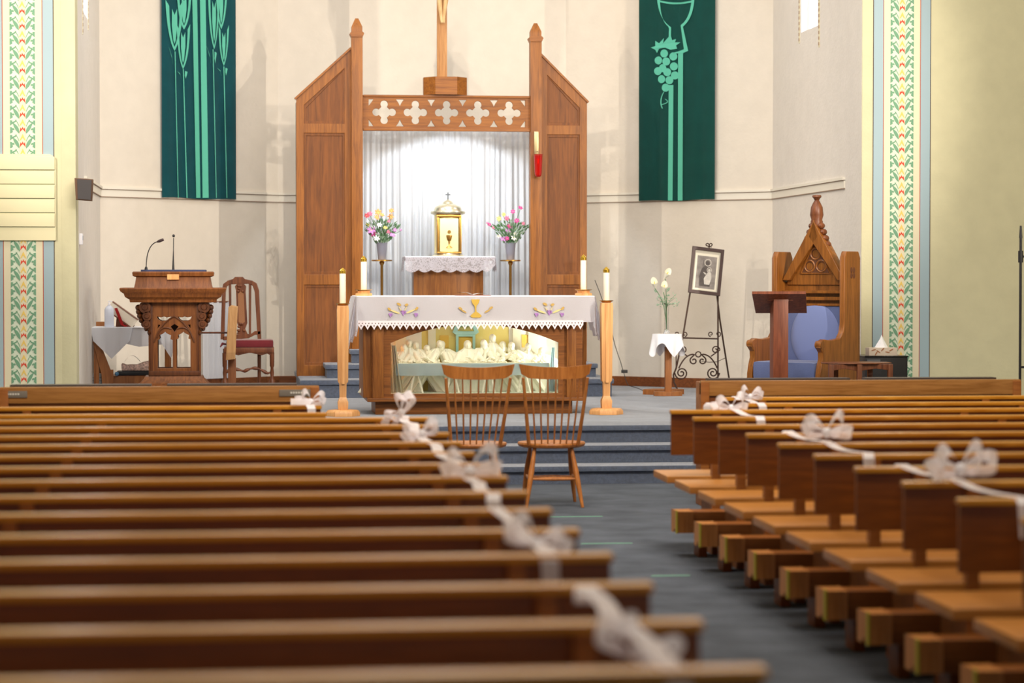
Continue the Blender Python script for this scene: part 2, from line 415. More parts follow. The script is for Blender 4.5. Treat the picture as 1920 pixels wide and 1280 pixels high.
o_ = (X_(837), YR, .61)
t = thing('altar_screen', 'tall oak altar screen with pinnacled posts, side wings and tracery beam', 'screen', o_)
for pa, pb, tip in ((659, 680, 37), (993, 1014, 42)):
    xa, xb = X_(pa), X_(pb); cx = (xa+xb)/2; w = (xb-xa)/2
    zc = Z_(tip+31)
    bm = box(BM(), xa, xb, YR-.08, YR+.06, .61, zc, .006)
    po = obj('post', bm, OAK, t, o_)
    bm = BM()
    flat(bm, [[(cx-w*1.28, zc+.012), (cx-w, zc-.025), (cx+w, zc-.025), (cx+w*1.28, zc+.012), (cx+w, zc+.03), (cx-w, zc+.03)]], YR-.095, .17)
    obj('collar', bm, OAKX, po, o_)
    bm = BM(); zt = Z_(tip); zs = Z_(tip+16)
    lathe(bm, [(w*1.36, zc+.03), (w*1.36, zs), (w*.45, zt-.005), (w*.4, zt)], (cx, YR-.01, 0), 4, rot=PI/4)
    obj('pinnacle', bm, OAK, po, o_)
# wings
for sgn, out_, inn, ytop, yin in ((-1, 557, 660, 187, 93), (1, 1100, 1013, 189, 101)):
    xo, xi = X_(out_), X_(inn); zo, zi = Z_(ytop), Z_(yin)
    Yw = YR+.01
    w = X_(14)-X_(0)
    d = abs(xo-xi); sl = (zi-zo)/(xi-xo)
    def zt(x, off=0): return zo+(x-xo)*sl-off
    sx = 1 if xi > xo else -1
    xa, xb = xo+sx*w*.95, xi-sx*w*.95
    loops = [[(xo, .61), (xi, .61), (xi, zi), (xo, zo)]]
    z1, z2 = Z_(250), Z_(234)
    z3, z4 = Z_(533), Z_(515)
    loops.append([(xa, .72), (xb, .72), (xb, z3), (xa, z3)])
    loops.append([(xa, z4), (xb, z4), (xb, z1), (xa, z1)])
    loops.append([(xa, z2), (xb, z2), (xb, zt(xb, .13)), (xa, zt(xa, .13))])
    bm = flat(BM(), loops, Yw, .045, .004)
    wg = obj('side_wing', bm, OAK, t, o_)
    for k, lp in enumerate(loops[1:]):
        bm = flat(BM(), [lp], Yw+.02, .02)
        cxx = sum(q[0] for q in lp)/4; cz = sum(q[1] for q in lp)/4
        ins = [(cxx+(q[0]-cxx)*.9, q[1]+(.03 if q[1] < cz else -.03)) for q in lp]
        obj('panel', bm, OAKP, wg, o_)
        obj('panel_moulding', flat(BM(), [[(cxx+(q[0]-cxx)*1.0, q[1]) for q in lp], ins][0:2], Yw+.012, .012, .003), OAKP, wg, o_)
    bm = BM(); n_ = Vector((xi-xo, 0, zi-zo)).normalized(); pr = Vector((-n_.z, 0, n_.x))*(1 if sx > 0 else -1)
    a = Vector((xo-n_.x*.015, 0, zo-n_.z*.015)); c = Vector((xi, 0, zi))
    flat(bm, [[(a.x, a.z), (c.x, c.z), (c.x+pr.x*.02, c.z+pr.z*.02), (a.x+pr.x*.02, a.z+pr.z*.02)]], Yw-.02, .08)
    obj('sloping_cap', bm, OAKX, wg, o_)
    # outer side return to give the wing depth
    xr = xo if sgn < 0 else xo-.03
    obj('side_return', box(BM(), xr, xr+.03, Yw+.04, Yw+.45, .61, zo-.02), OAKP, wg, o_)
# tracery beam
xa, xb = X_(681), X_(993); zt, zb = Z_(181), Z_(244)
fz = (zt-zb)
loops = [[(xa, zb), (xb, zb), (xb, zt), (xa, zt)]]
for i in range(5):
    cx = X_(720.5+58.4*i); cz = Z_(211.5); r = .040; dd = .083
    pts = []
    for q in range(4):
        a = q*PI/2
        lc = (cx+dd*math.cos(a), cz+dd*math.sin(a))
        pts += circ(lc[0], lc[1], r*1.05, 14, a-PI*.72, a+PI*.72)
    loops.append(pts)
for i in range(6):
    cx = X_(691.3+58.6*i); wl = .052; s = [1, 1]
    if i == 0: cx += .01
    if i == 5: cx -= .01
    L_ = -wl if i > 0 else -.0; R_ = wl if i < 5 else .0
    zt2, zb2 = zt-.032, zb+.032; h = .08
    e = .012
    loops.append([(cx+L_*.9-(0 if i else e), zt2), (cx+R_*.9+(0 if i < 5 else e), zt2), (cx+R_*.35+(0 if i < 5 else e), zt2-h*.5), (cx+(0 if 0 < i < 5 else (-e if i == 0 else e)), zt2-h), (cx+L_*.35-(0 if i else e), zt2-h*.5)])
    loops.append([(cx+L_*.9-(0 if i else e), zb2), (cx+L_*.35-(0 if i else e), zb2+h*.5), (cx+(0 if 0 < i < 5 else (-e if i == 0 else e)), zb2+h), (cx+R_*.35+(0 if i < 5 else e), zb2+h*.5), (cx+R_*.9+(0 if i < 5 else e), zb2)])
bm = flat(BM(), loops, YR-.03, .035, .003)
be = obj('tracery_beam', bm, OAKX, t, o_)
bm = BM(); box(bm, xa, xb, YR-.05, YR+.03, zt-.012, zt+.01, .004); box(bm, xa, xb, YR-.05, YR+.03, zb-.012, zb+.014, .004)
obj('beam_moulding', bm, OAKX, be, o_)
# plinth for the cross
xa, xb = X_(795), X_(876); zc0, zc1 = Z_(180)+.01, Z_(145)
cx = (xa+xb)/2; hw = (xb-xa)/2
pl = [(-hw, .12), (-hw, .02), (-hw*.5, -.1), (hw*.5, -.1), (hw, .02), (hw, .12)]
bm = BM(); lo = [bm.verts.new((cx+a, YR+b_, zc0)) for a, b_ in pl]; hi = [bm.verts.new((cx+a, YR+b_, zc1)) for a, b_ in pl]
bm.faces.new(lo[::-1]); bm.faces.new(hi)
for i in range(6): bm.faces.new((lo[i], lo[(i+1) % 6], hi[(i+1) % 6], hi[i]))
single('cross_plinth', bm, OAKX, 'faceted oak plinth on the tracery beam under the crucifix', 'plinth', (cx, YR, zc0))
# crucifix
zt = zc1+2.1; zb = zc1
xc = X_(829); wd = .052
t = thing('crucifix', 'carved wooden crucifix standing on the oak plinth above the beam', 'crucifix', (xc, YR, zb))
bm = BM(); box(bm, xc-wd, xc+wd, YR-.02, YR+.03, zb, zt, .004); box(bm, xc-.6, xc+.6, YR-.02, YR+.03, zt-.55, zt-.45, .004)
obj('cross', bm, wood('cross_wood', (164, 112, 62), (196, 142, 86), 'Z', .5), t, (xc, YR, zb))
def skin(name, V, E, R, mat, parent, org, sub=2):
    me = bpy.data.meshes.new(name); me.from_pydata([Vector(v)-Vector(org) for v in V], E, []); o = bpy.data.objects.new(name, me); C.objects.link(o)
    m = o.modifiers.new('s', 'SKIN'); m.use_smooth_shade = True
    for i, r in enumerate(R):
        me.skin_vertices[0].data[i].radius = (r, r) if not isinstance(r, tuple) else r
    me.skin_vertices[0].data[0].use_root = True
    m = o.modifiers.new('u', 'SUBSURF'); m.levels = m.render_levels = sub
    dg = bpy.context.evaluated_depsgraph_get(); dg.update()
    me2 = bpy.data.meshes.new_from_object(o.evaluated_get(dg), depsgraph=dg); me2.materials.clear(); me2.materials.append(mat); me2.shade_smooth()
    bpy.data.objects.remove(o); o = bpy.data.objects.new(name, me2); C.objects.link(o); o.parent = parent; return o
zf = Z_(44); y = YR-.05
V = [(xc, y-.02, zf+.55), (xc, y-.02, zf+.68), (xc, y-.02, zf+.82), (xc, y-.02, zf+.93), (xc+.01, y-.05, zf+1.02),
     (xc-.05, y-.03, zf+.5), (xc-.045, y-.08, zf+.28), (xc-.015, y-.03, zf+.06), (xc-.01, y-.06, zf-.01),
     (xc+.05, y-.03, zf+.5), (xc+.04, y-.07, zf+.28), (xc+.012, y-.015, zf+.06), (xc+.012, y-.04, zf-.01),
     (xc-.1, y-.02, zf+.88), (xc-.3, y-.02, zf+.97), (xc-.5, y, zf+1.02), (xc+.1, y-.02, zf+.88), (xc+.3, y-.02, zf+.97), (xc+.5, y, zf+1.02)]
E = [(0, 1), (1, 2), (2, 3), (3, 4), (0, 5), (5, 6), (6, 7), (7, 8), (0, 9), (9, 10), (10, 11), (11, 12), (3, 13), (13, 14), (14, 15), (3, 16), (16, 17), (17, 18)]
R = [.07, .065, .08, .035, .05, .045, .03, .018, .014, .045, .03, .018, .014, .035, .022, .018, .035, .022, .018]
CORP = wood('corpus_wood', (206, 166, 112), (226, 190, 138), 'Z', .5)
fg = skin('figure', V, E, R, CORP, t, (xc, YR, zb))
bm = BM(); lathe(bm, [(.075, .38), (.085, .46), (.078, .56), (.07, .6)], (xc, y-.02, zf), 14, 1, .8)
obj('loincloth', bm, CORP, t, (xc, YR, zb))

# curtain
YC = 25.75
xa, xb = PX(655, YC), PX(1018, YC); zt = PZ(241, YC); zb = .90
rnd = [random.uniform(-1, 1) for _ in range(40)]
def cf(u, v):
    x = xa+(xb-xa)*u
    w = math.sin(u*210+rnd[int(u*12)]*1.5)*.018+math.sin(u*87+1.3)*.016+math.sin(u*33+2)*.012
    return (x+math.sin(v*3+u*20)*.004, YC+w*(.6+.5*v), zt+(zb-zt)*v)
o = single('curtain', grid(BM(), cf, 420, 10, 0), CURT, 'white sheer curtain hanging behind the tabernacle in fine folds', 'curtain', ((xa+xb)/2, YC, zb))

# tabernacle table
YT = 25.2
xa, xb = PX(775, YT), PX(905, YT); zt = PZ(483, YT); tc = (xa+xb)/2
t = thing('tabernacle_table', 'oak pedestal table carrying the gold tabernacle', 'table', (tc, YT, .89))
bm = BM(); pl = [(xa, YT+.16), (xa, YT-.06), (xa+.16, YT-.14), (xb-.16, YT-.14), (xb, YT-.06), (xb, YT+.16)]
lo = [bm.verts.new((a, c, .89)) for a, c in pl]; hi = [bm.verts.new((a, c, zt-.03)) for a, c in pl]; bm.faces.new(lo[::-1]); bm.faces.new(hi)
for i in range(6): bm.faces.new((lo[i], lo[(i+1) % 6], hi[(i+1) % 6], hi[i]))
obj('pedestal', bm, ALTW, t, (tc, YT, .89))
ta, tb = PX(760, YT), PX(921, YT)
obj('tabletop', box(BM(), ta, tb, YT-.22, YT+.2, zt-.03, zt-.003, .004), OAKX, t, (tc, YT, .89))
t = thing('lace_cloth', 'white lace cloth with scalloped edge on the tabernacle table', 'cloth', (tc, YT, zt))
ca, cb = PX(757, YT), PX(924, YT)
obj('cloth_top', box(BM(), ca, cb, YT-.235, YT+.21, zt-.002, zt+.012, .004), WHITE, t, (tc, YT, zt))
def lf(u, v):
    x = ca+(cb-ca)*u; n = 7
    drop = .135+.025*abs(math.sin(u*n*PI))-(.05 if u > .9 else 0)*((u-.9)/.1)
    return (x, YT-.237-.012*v-.006*v*math.sin(u*50), zt+.006-drop*v)
obj('lace_edge', grid(BM(), lf, 112, 6, .002), LACE2, t, (tc, YT, zt))
for s, x in ((-1, ca), (1, cb)):
    obj('lace_edge', grid(BM(), lambda u, v: (x+s*(.004+.012*v), YT-.237+.4*u, zt+.006-(.13+.025*abs(math.sin(u*9)))*v), 40, 5, .002), LACE2, t, (tc, YT, zt))
# tabernacle
cx = PX(840, YT); z0 = zt+.012; zl = PZ(402, YT); R_ = (PX(866, YT)-PX(814, YT))/2
o_ = (cx, YT, z0)
t = thing('tabernacle', 'round gold tabernacle with domed silver lid and small cross', 'tabernacle', o_)
obj('base', lathe(BM(), [(R_*1.12, 0), (R_*1.14, .012), (R_*1.04, .02), (R_*1.02, .035)], o_, 40), SILVER, t, o_)
obj('body', lathe(BM(), [(R_*.98, .03), (R_*.98, zl-z0)], o_, 40), GOLDP, t, o_)
bm = BM()
for s in (-1, 1):
    for dx, w in ((.80, .12),):
        a = s*R_*dx
        box(bm, cx+a-R_*w/2-.004, cx+a+R_*w/2+.004, YT-R_*1.0, YT-R_*.3, z0+.03, zl-.01, .004)
box(bm, cx-R_*.86, cx+R_*.86, YT-R_*1.02, YT-R_*.4, zl-.035, zl-.01, .003)
box(bm, cx-R_*.86, cx+R_*.86, YT-R_*1.02, YT-R_*.4, z0+.03, z0+.045, .003)
obj('frame', bm, BRASS, t, o_)
dr = obj('door', box(BM(), cx-R_*.66, cx+R_*.66, YT-R_*.995, YT-R_*.5, z0+.05, zl-.045, .004), plain('pale_gold', (232, 226, 172), .35, .3), t, o_)
bm = lathe(BM(), [(.032, 0), (.03, .006), (.008, .02), (.007, .05), (.012, .055), (.007, .062), (.022, .08), (.03, .12), (.031, .13)], (cx, YT-R_-.002, z0+.09), 16, 1, .25)
flat(bm, [circ(cx, z0+.255, .018, 14)], YT-R_-.008, .006)
obj('chalice_relief', bm, BRASS, dr, o_)
bm = BM(); lathe(bm, [(R_*1.02, zl-z0-.008), (R_*1.22, zl-z0+.005), (R_*1.26, zl-z0+.02), (R_*1.22, zl-z0+.032), (R_*1.0, zl-z0+.036), (R_*.98, zl-z0+.06), (R_*.9, zl-z0+.08), (R_*.62, zl-z0+.1), (R_*.4, zl-z0+.112), (R_*.3, zl-z0+.135), (R_*.1, zl-z0+.15), (.006, zl-z0+.158)], o_, 40)
lid = obj('lid', bm, SILVER, t, o_)
zc = zl+.155
bm = box(BM(), cx-.006, cx+.006, YT-.006, YT+.006, zc, zc+.075); box(bm, cx-.026, cx+.026, YT-.005, YT+.005, zc+.045, zc+.056)
obj('cross', bm, plain('dark_cross', (92, 96, 100), .4, .6), lid, o_)

# flower stands, vases, bouquets
FC = {n: plain('bloom_'+n, c, .6) for n, c in dict(pink=(226, 110, 150), magenta=(206, 60, 140), orange=(244, 160, 90), mauve=(190, 130, 190), white=(244, 240, 236), yellow=(240, 222, 120), red=(224, 70, 90)).items()}
def bloom(c, r, m, par, org, n=6, tilt=None):
    bm = BM(); rot = Matrix.Rotation(random.uniform(-.7, .7), 4, 'Y') @ Matrix.Rotation(random.uniform(.6, 1.5), 4, 'X')
    for k in range(n):
        a = 2*PI*k/n
        t_ = BM(); bmesh.ops.create_uvsphere(t_, u_segments=6, v_segments=5, radius=1)
        merge(bm, t_, Matrix.Translation(c) @ rot @ Matrix.Rotation(a, 4, 'Z') @ Matrix.Translation((r*.55, 0, r*.15)) @ Matrix.Diagonal((r*.5, r*.28, r*.14, 1)))
    cn = BM(); sph(cn, c, r*.22, seg=6)
    return obj('blossom', [(bm, m), (cn, FC['yellow'])], None, par, org)
def leaf(bm, p, d, l, w):
    d = Vector(d).normalized(); s = d.cross(Vector((random.uniform(-1, 1), -1, random.uniform(-.3, .3)))).normalized()
    p = Vector(p); n = d.cross(s)*l*.12
    v = [bm.verts.new(x) for x in (p, p+d*l*.45+s*w/2+n, p+d*l, p+d*l*.45-s*w/2+n)]
    m_ = bm.verts.new(p+d*l*.5-n*.6)
    for i in range(4): bm.faces.new((v[i], v[(i+1) % 4], m_))
for side, px, blooms in (('left', 716, [(688, 404, 'red', .03), (694, 401, 'pink', .03), (709, 398, 'orange', .04), (706, 408, 'orange', .035), (716, 403, 'orange', .03), (734, 395, 'orange', .03), (733, 406, 'orange', .035), (696, 432, 'mauve', .05), (700, 437, 'magenta', .04), (690, 421, 'yellow', .025), (706, 447, 'white', .035), (716, 441, 'white', .04), (722, 427, 'yellow', .03), (728, 435, 'pink', .03), (735, 441, 'mauve', .035), (740, 431, 'mauve', .025), (711, 422, 'white', .03), (752, 431, 'mauve', .015), (729, 415, 'pink', .02)]),
                         ('right', 957, [(975, 390, 'magenta', .03), (961, 397, 'magenta', .028), (951, 409, 'pink', .03), (968, 414, 'magenta', .03), (917, 421, 'magenta', .025), (913, 418, 'pink', .015), (956, 424, 'magenta', .035), (953, 433, 'mauve', .04), (959, 431, 'mauve', .03), (944, 448, 'mauve', .042), (950, 447, 'magenta', .025), (935, 410, 'yellow', .03), (944, 402, 'yellow', .025), (965, 438, 'white', .03), (925, 427, 'pink', .02), (963, 446, 'white', .035), (937, 443, 'white', .03), (981, 419, 'pink', .02)])):
    Yf = 25.15; cx = PX(px, Yf); zt = PZ(487, Yf)
    o_ = (cx, Yf, .89)
    t = thing('flower_stand', 'slim brass flower stand %s of the tabernacle' % side, 'stand', o_, group=None)
    obj('plate', lathe(BM(), [(.1, -.016), (.108, -.012), (.108, -.002), (.1, 0)], (cx, Yf, zt), 28), BRASS, t, o_)
    obj('pole', lathe(BM(), [(.016, .02), (.014, .1), (.014, .3), (.022, .31), (.014, .32), (.014, zt-.89-.06), (.028, zt-.89-.03), (.02, zt-.89-.016)], o_, 16), BRASS, t, o_)
    obj('foot', lathe(BM(), [(.12, 0), (.12, .012), (.03, .03), (.016, .04)], o_, 20), BRASS, t, o_)
    o_ = (cx, Yf, zt)
    zr = PZ(455, Yf)-zt
    bm = lathe(BM(), [(.037, 0), (.04, .005), (.055, zr*.9), (.06, zr), (.053, zr-.002), (.035, .02)], o_, 24)
    single('vase', bm, GREYV, 'grey tapered vase on the brass stand %s of the tabernacle' % side, 'vase', o_)
    t = thing('flower_bouquet', 'mixed bouquet with %s flowers in the grey vase %s of the tabernacle' % ('orange and mauve' if side == 'left' else 'magenta and pink', side), 'flowers', (cx, Yf, zt+zr*.2))
    o2 = (cx, Yf, zt+zr*.2)
    st = BM(); fo = BM(); f2 = BM()
    for (bx, by, cn, r) in blooms:
        x, z = P(bx, by, Yf-.05); yy = Yf+random.uniform(-.1, .02); r *= 1.0
        tube(st, bez((cx, Yf, zt+zr*.3), (cx, Yf, zt+zr+.05), (x, yy+.01, z-.01), 5), .0025, 5)
        bloom((x, yy, z), r, FC[cn], t, o2)
    for k in range(300):
        a = random.uniform(0, 2*PI); rr = random.uniform(0, 1)**.6; z = random.uniform(0, 1)
        hx = cx+math.cos(a)*rr*(.06+.13*z); hy = Yf+math.sin(a)*rr*.1; hz = zt+zr-.015+z*.26*(1-.3*rr)
        leaf(fo if k % 3 else f2, (hx, hy, hz), (hx-cx, hy-Yf, .12), random.uniform(.03, .065), random.uniform(.012, .022))
    obj('stems', st, LEAF, t, o2); obj('foliage', [(fo, LEAF), (f2, LEAF2)], None, t, o2)

# sanctuary lamp
Yl = YR-.16; cx = PX(1009, Yl)
zt, zb = PZ(290, Yl), PZ(331, Yl)
t = thing('sanctuary_lamp', 'red glass sanctuary lamp hung on the right oak post', 'lamp', (cx, YR-.08, zb))
o_ = (cx, YR-.08, zb)
xx = PX(1006, YR-.1)
bm = box(BM(), xx-.025, xx+.02, YR-.1, YR-.082, PZ(290, YR), PZ(247, YR), .003)
tube(bm, [(cx, YR-.09, PZ(284, YR)), (cx, Yl, PZ(284, YR)), (cx, Yl, zt+.0)], .005)
tube(bm, [(cx+.042*math.cos(a), Yl+.042*math.sin(a), zt) for a in [i*PI/8 for i in range(17)]], .004, 6)
box(bm, cx-.003, cx+.003, Yl+.03, YR-.085, zt-.002, zt+.004)
obj('bracket', bm, plain('aged_brass', (176, 160, 120), .35, .8), t, o_)
h = zt-zb
obj('glass_cup', lathe(BM(), [(.02, 0), (.034, .015), (.038, .05), (.045, h), (.048, h+.008), (.042, h), (.034, .05), (.028, .02), (.01, .012)], (cx, Yl, zb), 24), REDG, t, o_)
obj('candle', lathe(BM(), [(.026, .025), (.028, h*.62), (.01, h*.63)], (cx, Yl, zb), 16), emit('red_lit_wax', (214, 50, 30), .5), t, o_)
obj('flame', lathe(BM(), [(.002, 0), (.008, .012), (.005, .028), (.001, .04)], (cx, Yl, zb+h*.63), 10), emit('flame', (255, 190, 120), 8), t, o_)
# =============================================================== BANNERS
def on_wall(p, q):
    """function turning a pixel into (distance along wall p->q, height), plus the wall's frame"""
    p, q = Vector(p), Vector(q); d = (q-p).normalized()
    def f(px, py):
        r = FW + RT*((px-960)/F) + UP*((640-py)/F)
        # solve cam + t r on the line p + s d
        det = r.x*(-d.y)+d.x*r.y
        ax, ay = p.x-CX, p.y
        t = (ax*(-d.y)+d.x*ay)/det
        X, Y = CX+r.x*t, r.y*t
        return ((Vector((X, Y))-p).dot(d), CZ+r.z*t)
    return f, p, d
def banner(name, p, q, corners, mat, design, label, thick=.004):
    f, p, d = on_wall(p, q)
    pts = [f(*c) for c in corners]           # tl, tr, br, bl
    n = Vector((d.y, -d.x))
    cx = sum(a[0] for a in pts)/4; zb = min(a[1] for a in pts); zt = pts[0][1]
    base = p+d*cx+n*.04
    o = thing(name, label, 'banner', (base.x, base.y, zb), math.atan2(d.y, d.x))
    def loc(px, py): a = f(px, py); return (a[0]-cx, a[1]-zb)
    w0, w1 = loc(*corners[3])[0], loc(*corners[2])[0]
    top = max(loc(*corners[0])[1], 2.2)
    def yy(x): return .006*math.sin(x*22+1)+.004*math.sin(x*47)
    bm = BM(); grid(bm, lambda u, v: (w0+(w1-w0)*u, yy(w0+(w1-w0)*u)*(1-v*.7), v*top+.006*math.sin(u*9)*(1-v)), 40, 4, thick)
    ds = BM()
    for poly in design(loc, top):
        flat(ds, poly if isinstance(poly[0], list) else [poly], -.014, .003)
    # let the applique follow the folds
    for v in ds.verts: v.co.y += yy(v.co.x)*(1-min(1, v.co.z/top)*.7)
    obj('cloth', bm, mat, o); obj('applique', ds, MINT, o)
    rd = BM(); cyl(rd, (w0-.03, 0, top-.01), (w1+.03, 0, top-.01), .012); obj('rod', rd, OAKX, o)
    return o
def leftdesign(L, top):
    out = []
    def line(xa, ya, xb, yb, w):
        out.append([L(xa-w, ya), L(xb-w, yb), L(xb+w, yb), L(xa+w, ya)])
    line(356, -150, 366, 371, 4.6); line(372, -150, 379.5, 371, 4.9)
    for xa, ya, xb in ((322, 97, 328), (338, 130, 344), (393, 93, 399), (413.5, 125, 419)): line(xa, ya, xb, 371, .7)
    def tulip(cx, yb, h, w, lw=3.2):
        o = []; i_ = []
        # two curved outer petals: crescent from the top tips down to the base
        for s in (-1, 1):
            a = bez((cx+s*w, yb-h), (cx+s*w*.85, yb-h*.25), (cx, yb), 10)
            b_ = bez((cx, yb-lw*2.2), (cx+s*w*.55, yb-h*.3), (cx+s*w*.62, yb-h*.88), 10)
            out.append([L(*q) for q in a+b_] if True else None)
        hh = h*.62
        out.append([L(cx-w*.28, yb-h*.82), L(cx, yb-h*.7), L(cx+w*.28, yb-h*.82), L(cx+w*.3, yb-h*.5), L(cx+w*.12, yb-h*.2), L(cx, yb-h*.14), L(cx-w*.12, yb-h*.2), L(cx-w*.3, yb-h*.5)])
    tulip(321, 96, 96, 17); tulip(337.5, 130, 84, 12.5, 2.6); tulip(339, 56, 76, 14); tulip(395, 93, 110, 11.5, 2.8); tulip(409, 55, 80, 11); tulip(413.5, 124, 76, 9.5, 2.4)
    for cx, y in ((322, 97), (338, 132), (393, 95), (413.5, 126)):
        for s in (-1, 1):
            if cx == 322 and s > 0: continue
            h = 24 if cx in (322, 393) else 16
            x = cx+s*4
            out.append([L(x, y+h), L(x+s*4-s*1, y+h*.2), L(x+s*(-1), y-1+h*.1 if s < 0 else y+h*.1), L(x-s*1.5, y+h*.6)] if s > 0 else [L(x, y+h), L(x-s*1.5-3, y+h*.55), L(x-8, y-8 if h > 20 else y+2), L(x-2, y+h*.4)])
    return out
banner('wall_banner', (XL, 25.3), (-1.61, 27), [(293, -60), (433, -60), (438.5, 371), (300, 370)], TEAL, leftdesign,
       'long teal banner with mint green tulips and two stripes, on the left wall')
def rightdesign(L, top):
    out = []
    def line(xa, ya, xb, yb, w): out.append([L(xa-w, ya), L(xb-w, yb), L(xb+w, yb), L(xa+w, ya)])
    line(1263, 160, 1261.5, 376, 4.4); line(1280.5, 101, 1279.5, 376, 4.8)
    # chalice outline: bowl
    R0 = 36
    a = [L(1271+v[0], v[1]) for v in bez((-35, -8), (-34, 34), (-8, 52), 12)] + [L(1262.5, 72), L(1258.5, 72), L(1259, 54)] + [L(1271+v[0], v[1]) for v in bez((-14, 50), (-30, 36), (-29, -8), 12)]
    out.append(a)
    b_ = [L(1271+v[0], v[1]) for v in bez((36, -8), (35, 34), (14, 51), 12)] + [L(1295, 96), L(1284, 101), L(1262, 101), L(1276, 97), L(1287, 93), L(1280.5, 48)] + [L(1271+v[0], v[1]) for v in bez((12, 46), (29, 34), (31, -8), 12)]
    out.append(b_)
    out.append([L(*v) for v in bez((1240, 1), (1271, 10), (1305, 1), 10)] + [L(*v) for v in bez((1305, 4.5), (1271, 13.5), (1241, 4.5), 10)])
    out.append([L(*v) for v in bez((1236, -8), (1271, -16), (1307, -8), 10)] + [L(*v) for v in bez((1307, -4.5), (1271, -12), (1237, -4.5), 10)])
    for x, y in ((1250, 101), (1267, 106.5), (1239, 114), (1254, 116), (1268, 125), (1247, 128.5), (1238, 134), (1256, 136), (1270, 142), (1245, 149), (1260, 151), (1253, 165)):
        out.append([L(x+7.2*math.cos(t*PI/9), y+7.6*math.sin(t*PI/9)) for t in range(18)])
    out.append([L(*v) for v in [(1225, 90), (1233, 87), (1233, 77), (1240, 82), (1250, 72), (1248, 82), (1262, 66), (1265, 76), (1272, 74), (1270, 80), (1280, 80), (1272, 86), (1274, 92), (1262, 94), (1252, 90), (1240, 92), (1236, 100), (1233, 94)]])
    c = bez((1249, 173), (1238, 190), (1246, 204), 8); c2 = bez((1248, 204), (1241, 190), (1250.5, 173), 8)
    out.append([L(*v) for v in c+c2])
    c = bez((1245, 196), (1262, 192), (1252, 187), 8); c2 = bez((1252, 185.5), (1265, 193), (1245, 197.5), 8)
    out.append([L(*v) for v in c+c2])
    return out
banner('wall_banner', (1.61, 27), (3.6, 25.3), [(1201, -60), (1347, -60), (1344, 374), (1201, 377)], TEALD, rightdesign,
       'long dark teal banner with mint green chalice and grapes, on the right wall')

# =============================================================== ALTAR
Y0 = 21.1
def AXx(px): return PX(px, Y0)
def AZ(py): return PZ(py, Y0, 890)
xa, xb = AXx(697), AXx(1092); ac = (xa+xb)/2
o_ = (ac, Y0, FL)
t = thing('altar', 'dark oak altar with arched glass front and lit figures inside', 'altar', o_)
pz = AZ(752); dep = .75
obj('plinth', box(BM(), AXx(704), AXx(1075), Y0+.06, Y0+dep-.05, FL, pz, .004), ALTX, t, o_)
obj('base_moulding', box(BM(), AXx(688), AXx(1096), Y0-.035, Y0+dep+.02, pz, AZ(745), .008), ALTX, t, o_)
zt = AZ(562); zb = AZ(745)
# front with arched opening
ox0, ox1 = AXx(732), AXx(1048); oz0, ozs, oza = AZ(738), AZ(642), AZ(607)
arch = [(ox0, oz0), (ox1, oz0), (ox1, ozs)] + [(ox1+(ox0-ox1)*k/20, ozs+(oza-ozs)*(1-(2*k/20-1)**2)) for k in range(1, 20)] + [(ox0, ozs)]
fr = flat(BM(), [[(xa, zb), (xb, zb), (xb, zt), (xa, zt)], arch], Y0+.01, .035, .003)
obj('front_frame', fr, ALTX, t, o_)
for a, b_ in ((698, 719), (1062, 1080)):
    obj('pilaster', box(BM(), AXx(a), AXx(b_), Y0-.02, Y0+.02, zb, zt, .005), ALTW, t, o_)
for a, b_ in ((681, 699), (1080, 1101)):
    obj('end_panel', box(BM(), AXx(a), AXx(b_), Y0+.05, Y0+dep, zb, zt, .004), ALTW, t, o_)
obj('back_panel', box(BM(), AXx(698), AXx(1082), Y0+dep-.03, Y0+dep, zb, zt), ALTX, t, o_)
obj('altar_top', box(BM(), AXx(672), AXx(1110), Y0-.03, Y0+dep+.03, zt, AZ(556), .004), ALTX, t, o_)
obj('glass_pane', box(BM(), ox0-.01, ox1+.01, Y0+.048, Y0+.052, oz0-.01, oza+.01), GLASSP, t, o_)
# figures inside (plain stand-in group of seated robed statuettes)
o2 = (ac, Y0+.35, oz0)
t = thing('statuette_group', 'cream statuettes of robed people seated at a pale blue table inside the altar', 'sculpture', o2)
fz = oz0-.005
obj('base_slab', box(BM(), ox0-.06, ox1+.05, Y0+.06, Y0+.58, fz-.02, fz+.005), plain('base_slab', (206, 212, 190), .7, bump=.5), t, o2)
bd = BM(); box(bd, ox0-.08, ox1+.07, Y0+.60, Y0+.62, fz, oza+.06)
bk = obj('backdrop', bd, YELP, t, o2)
for a, b_ in ((ox0-.08, AXx(800)), (AXx(968), ox1+.07)): obj('backdrop_pale_end', box(BM(), a, b_, Y0+.595, Y0+.602, fz, oza+.06), plain('backdrop_end_glare', (248, 246, 232), .7), bk, o2)  # end pieces painted paler to imitate the blown-out light in the corners
for a, b_ in ((749, 770), (797, 812), (812, 827), (955, 972), (975, 990), (1005, 1025)):
    if a in (797, 955): obj('backdrop_panel', box(BM(), AXx(a+38), AXx(b_+40), Y0+.585, Y0+.6, AZ(655), AZ(631)), OCHRE, bk, o2)
    else: obj('pilaster', box(BM(), AXx(a), AXx(b_), Y0+.57, Y0+.6, fz, oza+.02, .004), plain('backdrop_cream', (240, 236, 206), .7), bk, o2)
ax0, ax1 = AXx(866), AXx(902)
bm = BM(); w = .018
flat(bm, [[(ax0, fz), (ax0, AZ(628)), (ax1, AZ(628)), (ax1, fz), (ax1-w, fz), (ax1-w, AZ(633)), (ax0+w, AZ(633)), (ax0+w, fz)]], Y0+.55, .03, .003)
